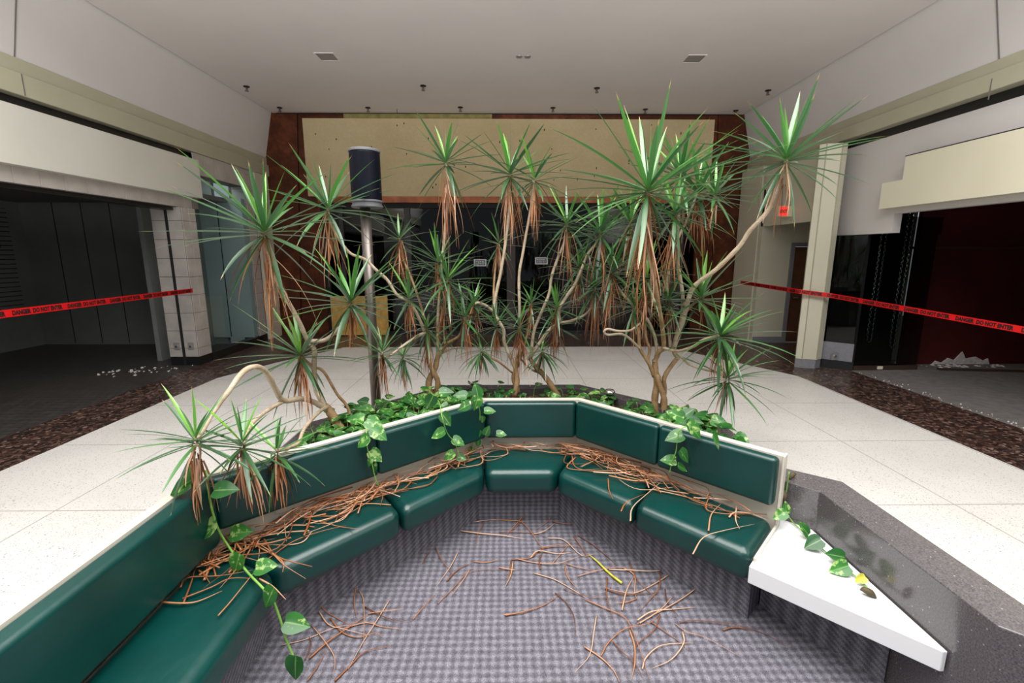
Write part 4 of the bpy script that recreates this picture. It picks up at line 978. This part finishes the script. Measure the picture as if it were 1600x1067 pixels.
for i, a in enumerate([(1012, 293, 3.0, 172, 48, 1.8, 190), (1064, 271, 3.95, 100, 36, 1.0, 90), (1092, 297, 3.9, 92, 34, 1.3, 90), (1229, 245, 3.25, 128, 44, .7, 110), (1095, 462, 3.65, 92, 40, .4, 50),
                       (1126, 521, 3.3, 98, 46, .7, 85), (1137, 588, 3.35, 82, 40, .6, 65), (991, 475, 3.75, 70, 30, .7, 60), (1055, 330, 3.7, 90, 34, 2.2, 130), (985, 345, 3.8, 85, 34, 1.4, 95), (957, 420, 3.85, 78, 38, 1.6, 95),
                       (1010, 430, 3.6, 70, 30, 1.6, 80), (1045, 465, 3.75, 62, 30, .9, 60), (1118, 300, 3.7, 80, 26, .6, 60), (1012, 470, 3.85, 60, 30, 1.2, 70)]):
    rosette(t5, a[0], a[1], a[2], a[3], a[4], a[5], a[6], seed=i + 80, down=.35 if i in (5, 6) else 0)

# ------------------------------------------------------------------ pothos
def heart(bm, uv, base, d, nrm, L, fold=.25, cup=.35, rnd=0.5):
    d = d.normalized(); side = d.cross(nrm).normalized(); nrm = side.cross(d).normalized()
    T = [0, .06, .16, .3, .45, .6, .75, .88, 1.0]; W = [.10, .52, .74, .80, .74, .60, .40, .20, 0.0]
    back = [-.02, -.10, -.06, 0, 0, 0, 0, 0, 0]
    rows = []
    for t, w_ , bk in zip(T, W, back):
        r = []
        for k in (-1, -.5, 0, .5, 1):
            x = k * w_ * L * .5
            tt = t + (bk * abs(k))
            p = base + d * (tt * L) + side * x + nrm * (abs(k) * w_ * L * fold * .5 - cup * L * t * t * .5)
            r.append(bm.verts.new(p))
        rows.append((r, t))
    for (a, ta), (b, tb_) in zip(rows, rows[1:]):
        for k in range(4):
            f = bm.faces.new((a[k], a[k + 1], b[k + 1], b[k])); f.smooth = True
            for lp_, (kk, tt) in zip(f.loops, ((k, ta), (k + 1, ta), (k + 1, tb_), (k, tb_))): lp_[uv].uv = (kk / 4, tt)
def inside(p, poly):
    c = False; n = len(poly)
    for i in range(n):
        a, b = poly[i], poly[(i + 1) % n]
        if (a[1] > p[1]) != (b[1] > p[1]) and p[0] < (b[0] - a[0]) * (p[1] - a[1]) / (b[1] - a[1]) + a[0]: c = not c
    return c
patches = [('pothos ground cover behind the left diagonal backrest, densest patch', [(-1.37, 2.5), (-1.37, 3.34), (-1.0, 3.75), (-0.75, 3.45), (-0.85, 2.95)], 105, 1.0),
           ('pothos ground cover around the foot of the speaker pole', [(-1.0, 3.0), (-1.22, 3.55), (-0.55, 4.22), (-0.3, 3.95), (-0.45, 3.42)], 150, 1.0),
           ('dark green pothos leaves left of the middle trunk', [(-0.5, 3.55), (-0.5, 4.25), (0.02, 4.28), (0.0, 3.5)], 70, .9),
           ('sparse pothos leaves between the middle trunk and the leaning trunk', [(0.02, 3.55), (0.05, 4.25), (0.6, 4.25), (0.55, 3.52)], 26, .8),
           ('pothos ground cover around the small uplight', [(0.6, 3.5), (0.6, 4.25), (0.95, 4.0), (1.25, 3.55), (1.0, 3.05)], 70, .9),
           ('pothos ground cover at the right end beyond the largest dracaena', [(1.05, 3.0), (1.28, 3.6), (1.48, 3.4), (1.49, 2.56), (1.45, 2.58)], 85, 1.15)]
for pi_, (lb, poly, cnt, sc) in enumerate(patches):
    cnt = int(cnt * 1.35); sc *= 1.1
    random.seed(200 + pi_)
    r = thing('pothos_plant', lb, 'plant', (sum(p[0] for p in poly) / len(poly), sum(p[1] for p in poly) / len(poly), .57), 'pothos in the planter')
    bm = bmesh.new(); uv = uvset(bm); bs = bmesh.new(); k = 0
    xs = [p[0] for p in poly]; ys = [p[1] for p in poly]
    while k < cnt:
        p = (random.uniform(min(xs), max(xs)), random.uniform(min(ys), max(ys)))
        if not inside(p, poly): continue
        k += 1
        h = .57 + random.uniform(.045, .15) * sc; az = random.uniform(0, 6.28); L = random.uniform(.055, .10) * sc
        d = Vector((math.cos(az), math.sin(az), random.uniform(-.25, .25))); nr = Vector((random.gauss(0, .35), random.gauss(-.25, .35), 1))
        b = Vector((p[0], p[1], h)); heart(bm, uv, b, d, nr, L)
        if k % 2 == 0: tube(bs, [Vector((p[0] - d.x * .03, p[1] - d.y * .03, .565)), Vector((p[0] - d.x * .02, p[1] - d.y * .02, h - .03)), b], .0022, 4)
    bm_obj('foliage', bm, 'variegated_pothos_leaf', r); bm_obj('stems', bs, 'green_vine_stem', r)['kind'] = 'stuff'

def vine(label, pts, leaves, r=.0035, smat='green_vine_stem', yellow=()):
    """pts: world points; leaves: (world point, screen angle deg, length m)"""
    t = thing('pothos_vine', label, 'plant', pts[0], 'trailing pothos vines')
    bm = bmesh.new(); tube(bm, smoothline(pts, 5), r, 6); bm_obj('stem', bm, smat, t, smooth=True)
    bm = bmesh.new(); uv = uvset(bm); by = bmesh.new(); uy = uvset(by)
    R_, U_ = CR @ Vector((1, 0, 0)), CR @ Vector((0, 1, 0)); N_ = CR @ Vector((0, 0, 1))
    for i, (p, ang, L) in enumerate(leaves):
        a = math.radians(ang); d = R_ * math.cos(a) + U_ * math.sin(a); d = d + Vector((0, 0, -.12))
        nr = (N_ + Vector((0, 0, 1.0)) + Vector((random.gauss(0, .2), random.gauss(0, .2), 0))).normalized()
        L *= .88 if len(leaves) != 10 else 1.0
        bb = Vector(p) - d.normalized() * L * .45
        heart(by if i in yellow else bm, uy if i in yellow else uv, bb, d, nr, L, .2, .18)
    bm_obj('foliage', bm, 'variegated_pothos_leaf', t)
    if yellow: bm_obj('yellowed_leaves', by, 'yellowed_leaf', t)
    else: by.free()
    return t
random.seed(11)
Z = atz
vine('long pothos vine hanging over the left backrest down to the carpet',
     [Z(322, 735, .86), Z(325, 760, .82), at(330, 790, 2.02), at(341, 827, 2.02), Z(360, 858, .50), Z(385, 892, .48), Z(410, 918, .475), Z(425, 935, .46), Z(437, 965, .36), Z(446, 995, .27), Z(460, 1030, .18)],
     [(Z(352, 765, .86), 10, .11), (Z(300, 738, .87), 190, .11), (Z(283, 760, .87), 205, .13), (at(325, 828, 2.0), 215, .12), (Z(376, 832, .53), 15, .11), (Z(370, 880, .50), 250, .105), (Z(415, 885, .50), 15, .10), (Z(421, 933, .47), 240, .10), (Z(463, 975, .33), -5, .11), (Z(461, 1043, .20), 265, .11)], r=.0055)
PLn = Vector((1, -1.08, 0)).normalized(); PLp = (-0.83, 2.57, 0)
def pl_(x, y): return atp(x, y, PLp, PLn)
PRn = Vector((-1, -.95, 0)).normalized(); PRp = (0.955, 2.735, 0)
def pr_(x, y): return atp(x, y, PRp, PRn)
def pm_(x, y): return at(x, y, 3.24)
vine('pothos vine hanging over the middle of the left diagonal backrest',
     [Z(556, 658, .86), Z(570, 666, .86), pl_(573, 680), pl_(574, 700), pl_(580, 720), pl_(586, 745), pl_(592, 760)],
     [(Z(556, 655, .87), 175, .13), (Z(585, 663, .87), -20, .14), (pl_(592, 678), -30, .13), (pl_(568, 690), 215, .11), (pl_(587, 712), -40, .11), (pl_(584, 730), 260, .08), (pl_(578, 722), 240, .07)], r=.0035)
vine('pothos vine hanging where the left diagonal meets the middle backrest',
     [Z(672, 612, .86), Z(686, 628, .86), pl_(690, 648), pl_(698, 675), pl_(711, 693), pl_(718, 712), pl_(722, 722)],
     [(Z(697, 613, .88), 10, .13), (Z(672, 628, .88), 240, .13), (pl_(697, 655), -50, .12), (pl_(685, 678), 200, .12), (pl_(716, 690), -20, .11), (pl_(702, 712), 210, .10), (pl_(722, 716), -10, .09)], r=.0035)
vine('pothos vines hanging over the left end of the middle backrest',
     [Z(742, 618, .87), Z(747, 628, .86), pm_(750, 650), pm_(745, 675), pm_(741, 690), pm_(738, 705)],
     [(Z(719, 618, .88), 170, .12), (Z(745, 610, .90), 100, .13), (Z(744, 630, .88), 250, .12), (Z(725, 636, .88), 200, .11), (pm_(765, 642), 5, .10), (pm_(720, 657), 230, .09), (pm_(731, 678), 250, .09), (pm_(745, 678), 240, .09), (pm_(761, 673), 70, .09), (pm_(783, 678), 0, .09), (pm_(747, 692), 270, .07), (pm_(736, 705), 230, .07), (pm_(754, 655), 260, .06), (pm_(719, 668), 200, .06)], r=.0035)
vine('pothos vine hanging over the right diagonal backrest at the cushion seam',
     [Z(1072, 666, .88), Z(1062, 672, .86), pr_(1058, 690), pr_(1056, 706), pr_(1050, 722), pr_(1046, 740)],
     [(pr_(1054, 683), 190, .13), (pr_(1069, 712), -50, .11), (pr_(1045, 719), 170, .11), (pr_(1066, 731), -25, .08), (Z(1085, 672, .88), -45, .15), (Z(1056, 648, .88), 150, .14), (Z(1119, 690, .87), -60, .11), (Z(1075, 645, .88), 40, .11)], r=.0035)
vine('pothos vine trailing from the bench end across the white wedge table',
     [at(1233, 737, 2.42), at(1229, 765, 2.42), at(1226, 790, 2.40), Z(1236, 812, .42), Z(1256, 832, .412), Z(1290, 862, .41), Z(1322, 888, .41), Z(1345, 908, .41), Z(1362, 925, .41)],
     [(at(1228, 793, 2.33), 90, .075), (at(1219, 805, 2.30), 200, .09), (Z(1256, 826, .45), 120, .10), (Z(1271, 849, .44), 200, .11), (Z(1307, 868, .44), 160, .11), (Z(1312, 888, .43), 190, .11), (Z(1345, 905, .43), 200, .06)], r=.0035, yellow=(6,))
# withered bits
def curled(name, p, r, ang, label):
    bm = bmesh.new(); a = Vector((math.cos(ang), math.sin(ang), .3)) * r
    pts = [Vector(p) - a, Vector(p) - a * .3 + Vector((0, 0, r * .4)), Vector(p) + a * .5 + Vector((0, 0, r * .35)), Vector(p) + a]
    tube(bm, smoothline(pts, 3), [r * .15, r * .3, r * .42, r * .5, r * .5, r * .45, r * .42, r * .35, r * .2, r * .08], 8)
    tag(bm_obj(name, bm, 'withered_leaf', smooth=True), label, 'leaf')
curled('withered_leaf', Z(1238, 745, .645), .028, .5, 'withered curled dark leaf on the granite by the bench end')
curled('withered_leaf', at(1224, 775, 2.40), .035, 1.2, 'withered curled leaf hanging between bench end and granite')
curled('withered_leaf', Z(1356, 928, .41), .03, 2.6, 'shrivelled dark leaf at the vine tip on the white table')

# ------------------------------------------------------------------ dry strands
def strand(name, pts, wd, label, grp, rnd, mat='dry_leaf', cat='dead leaf'):
    P = smoothline(pts, 4); bm = bmesh.new(); uv = uvset(bm); rows = []; n = len(P)
    tw = random.uniform(-.5, .5)
    for i, p in enumerate(P):
        d = (P[min(i + 1, n - 1)] - P[max(i - 1, 0)]).normalized(); s = d.cross(Vector((0, 0, 1)))
        s = s.normalized() if s.length > 1e-4 else Vector((1, 0, 0)); nn = s.cross(d)
        v = i / (n - 1); wv = wd * (1 - .8 * v ** 2) * .5; s2 = s * math.cos(tw) + nn * math.sin(tw)
        rows.append([bm.verts.new(p + s2 * wv), bm.verts.new(p + nn * wv * .7), bm.verts.new(p - s2 * wv), bm.verts.new(p - nn * wv * .35)])
    for a, b in zip(rows, rows[1:]):
        for k in range(4):
            f = bm.faces.new((a[k], a[(k + 1) % 4], b[(k + 1) % 4], b[k])); f.smooth = True
            for l_ in f.loops: l_[uv].uv = (rnd, .5)
    bm.faces.new(rows[0][::-1]); bm.faces.new(rows[-1])
    return tag(bm_obj(name, bm, mat), label, cat, grp)
C5 = [[(150,150),(110,230),(20,330)],[(0,238),(80,240),(130,265),(210,370),(225,390)],[(265,220),(240,250),(170,295)],[(270,245),(320,258),(405,260)],[(175,310),(230,300),(290,250)],
[(0,300),(100,300),(200,310),(270,345)],[(400,315),(470,360),(560,430),(600,470)],[(380,320),(420,380),(460,440)],[(60,440),(160,430),(230,380),(400,370)],[(85,435),(180,455),(300,465),(440,410)],
[(210,490),(205,440),(235,380)],[(160,430),(200,400),(300,410),(380,400)],[(250,330),(330,340),(420,420),(490,410)],[(270,460),(330,390),(380,330)],[(340,460),(400,480),(480,495)],[(335,470),(350,530),(400,590)],
[(180,510),(280,540),(370,590),(450,640)],[(330,590),(430,625),(560,635),(640,620)],[(400,525),(500,500),(600,480),(680,490)],[(560,490),(680,500),(780,500),(890,487)],[(665,450),(700,540),(760,600),(815,650)],
[(630,480),(690,520),(690,600),(700,640)],[(820,500),(815,590),(770,640),(710,710)],[(870,515),(780,570),(680,610),(540,585)],[(550,530),(550,640),(590,760)],[(540,590),(640,620),(800,610)],[(625,700),(650,600),(690,520)],
[(440,645),(540,690),(640,740),(700,860),(770,1060)],[(705,750),(780,710),(900,690),(1005,683)],[(715,765),(820,700),(890,620)],[(1000,590),(930,640),(830,700),(700,770)],[(845,590),(860,660),(930,745)],
[(520,930),(560,860),(640,800),(760,770),(820,720)],[(820,720),(790,800),(700,880),(680,1000)],[(895,765),(960,815),(1050,840),(1230,935)],[(920,760),(1000,755),(1180,775),(1340,810),(1480,890)],[(1140,800),(1200,785),(1290,800)],
[(770,755),(850,810),(910,850),(970,905)],[(730,1000),(750,940),(830,880),(990,865)],[(935,810),(940,870),(880,950),(780,995)],[(580,860),(620,910),(690,970),(740,1060)],[(495,725),(480,830),(460,930),(385,1015)],
[(435,885),(520,940),(580,1000),(615,1065)],[(30,725),(120,710),(230,670),(310,615)],[(285,610),(340,660),(380,730),(390,830)],[(665,800),(690,880),(690,980),(670,1060)],[(700,640),(640,660),(590,660)],[(210,380),(300,370),(420,375)],
[(0,480),(60,495),(85,492)],[(70,450),(60,520),(30,580)]]
C4 = [[(1105,250),(1200,240),(1370,245)],[(1040,293),(1150,310),(1250,320),(1370,335)],[(1160,255),(1130,310),(1120,380)],[(1370,210),(1340,260),(1290,300)],[(850,460),(870,420),(920,365)],[(915,380),(950,450),(1010,520)],
[(1030,400),(990,480),(920,575)],[(970,550),(1030,490),(1110,450)],[(925,665),(1000,590),(1100,500),(1300,490)],[(1110,450),(1170,455),(1240,440)],[(1300,445),(1290,530),(1270,580)],[(1090,490),(1050,560),(990,630)],
[(800,745),(850,690),(920,610)],[(555,680),(640,730),(720,755),(800,750)],[(510,570),(500,660),(515,740)],[(525,595),(550,660),(550,890)],[(330,620),(340,690),(420,740),(480,770)],[(320,700),(370,770),(450,800),(570,825)],
[(130,875),(250,845),(400,790),(520,770)],[(285,775),(350,860),(400,940),(395,1030)],[(270,945),(370,860),(470,790),(600,700)],[(680,645),(610,760),(540,870),(470,1000)],[(400,1060),(480,980),(560,910),(690,880)],
[(450,790),(560,760),(640,780),(750,795)],[(380,740),(440,810),(520,835),(610,820),(650,840)],[(250,950),(280,880),(270,830)],[(260,1060),(310,990),(360,900)],[(570,715),(660,705),(755,690)],[(1265,720),(1310,716),(1370,712)]]
random.seed(21)
def lift(pts, z0):
    n = len(pts)
    return [Vector((p.x, p.y, z0 + .006 + (.012 * random.random() if 0 < i < n - 1 else .003))) for i, p in enumerate(pts)]
for sc_, ox, oy, L in ((.3064, 780, 740, C5), (.3066, 400, 740, C4)):
    for q in L:
        pts = lift([atz(x * sc_ + ox, y * sc_ + oy, .012) for x, y in q], .006)
        strand('dry_leaf', pts, random.uniform(.006, .0105), 'dry brown strap leaf fallen on the grey carpet', 'dry leaves on the carpet', random.random())
pts = lift([atz(x * .3064 + 780, y * .3064 + 740, .012) for x, y in [(450, 410), (500, 455), (560, 510), (625, 562)]], .008)
strand('fallen_leaf', pts[::-1], .018, 'single yellow-green leaf among the dry ones on the carpet', None, .5, 'yellowed_leaf')
S5 = [[(985,420),(1040,340),(1150,300),(1300,265)],[(668,250),(680,180),(760,110),(870,10)],[(620,200),(650,150),(740,110)],[(1066,300),(1080,220),(1130,160)],[(1210,170),(1205,240),(1225,290)],[(990,130),(1150,145),(1290,165),(1370,205)],
[(1170,230),(1200,210),(1280,215),(1370,245)],[(555,30),(560,90),(580,135)],[(790,90),(880,110),(970,130)],[(990,120),(1030,150),(1058,198)]]
for q in S5:
    pts = lift([atz(x * .3064 + 780, y * .3064 + 740, .455) for x, y in q], .455)
    strand('dry_leaf', pts, .010, 'dry brown strap leaf lying on the right green seats', 'dry leaves on the right seats', random.random())
S3 = [[(720,705),(820,715),(900,700),(1010,655)],[(990,770),(1050,700),(1130,610),(1160,565)],[(835,710),(870,620),(890,540)],[(870,535),(960,540),(1050,500)],[(820,640),(850,600),(1000,590),(1150,560)],[(830,690),(960,640),(1050,600),(1170,600)],
[(940,430),(1000,520),(1100,500),(1180,520)],[(1160,430),(1230,480),(1290,540),(1390,600)],[(1200,420),(1260,500),(1420,545)],[(1150,440),(1280,520),(1285,570)],[(900,560),(930,590),(955,620)],[(1180,600),(1240,640),(1300,695)]]
for q in S3:
    pts = lift([atz(x * .3439, y * .3439 + 700, .46) for x, y in q], .458)
    strand('dry_leaf', pts, .010, 'dry brown strap leaf lying on the left green seats', 'dry leaves on the left seats', random.random())
def pile(path, n, spread, front, label, grp, seed, lmin=.18, lmax=.46):
    random.seed(seed); path = [Vector((p[0], p[1], 0)) for p in path]
    cum = [0]
    for a, b in zip(path, path[1:]): cum.append(cum[-1] + (b - a).length)
    for i in range(n):
        s = random.uniform(0, cum[-1]); k = 0
        while k < len(cum) - 2 and s > cum[k + 1]: k += 1
        d = (path[k + 1] - path[k]).normalized(); c = path[k] + d * (s - cum[k]); nr = Vector((d.y, -d.x, 0))
        off = abs(random.gauss(0, 1)) * spread; c = c + nr * off
        ang = random.gauss(0, .38) if random.random() < .8 else random.uniform(-1.4, 1.4)
        if random.random() < .5: ang += PI
        dd = Matrix.Rotation(ang, 3, 'Z') @ d; L = random.uniform(lmin, lmax); bend = random.gauss(0, .07)
        z = .458 + random.uniform(.0, .045) * max(0, 1 - off / (spread * 2.0))
        pts = [c - dd * L / 2, c - dd * L / 6 + dd.cross(Vector((0, 0, 1))) * bend, c + dd * L / 6 + dd.cross(Vector((0, 0, 1))) * bend * .8, c + dd * L / 2]
        ok = []
        for p in pts:
            p.z = z + random.uniform(0, .012)
            # keep in front of the backrest panels
            for j in range(4):
                a, b = Vector((*SB[j], 0)), Vector((*SB[j + 1], 0)); t_ = (b - a).normalized(); n2 = Vector((t_.y, -t_.x, 0)); dist = (p - a).dot(n2)
                if dist < .012: p += n2 * (.012 - dist)
            ok.append(p)
        strand('dry_leaf', ok, random.uniform(.007, .012), label, grp, random.random())
o1 = offset(OUT, .085)
def seg(i, t): return lerp(o1[i], o1[i + 1], t)
pile([seg(0, .90), seg(1, .0), seg(1, .45)], 70, .085, 1, 'dry brown strap leaf lying on the left green seats', 'dry leaves on the left seats', 31)
pile([seg(1, .25), seg(1, .93)], 62, .065, 1, 'dry brown strap leaf lying on the left green seats', 'dry leaves on the left seats', 32)
pile([seg(2, .05), seg(2, .95)], 24, .05, 1, 'dry brown strap leaf lying on the middle green seat', 'dry leaves on the middle seat', 33, .12, .28)
pile([seg(3, .0), seg(3, .5)], 62, .06, 1, 'dry brown strap leaf lying on the right green seats', 'dry leaves on the right seats', 34)
pile([seg(3, .42), seg(3, .85)], 22, .055, 1, 'dry brown strap leaf lying on the right green seats', 'dry leaves on the right seats', 35)
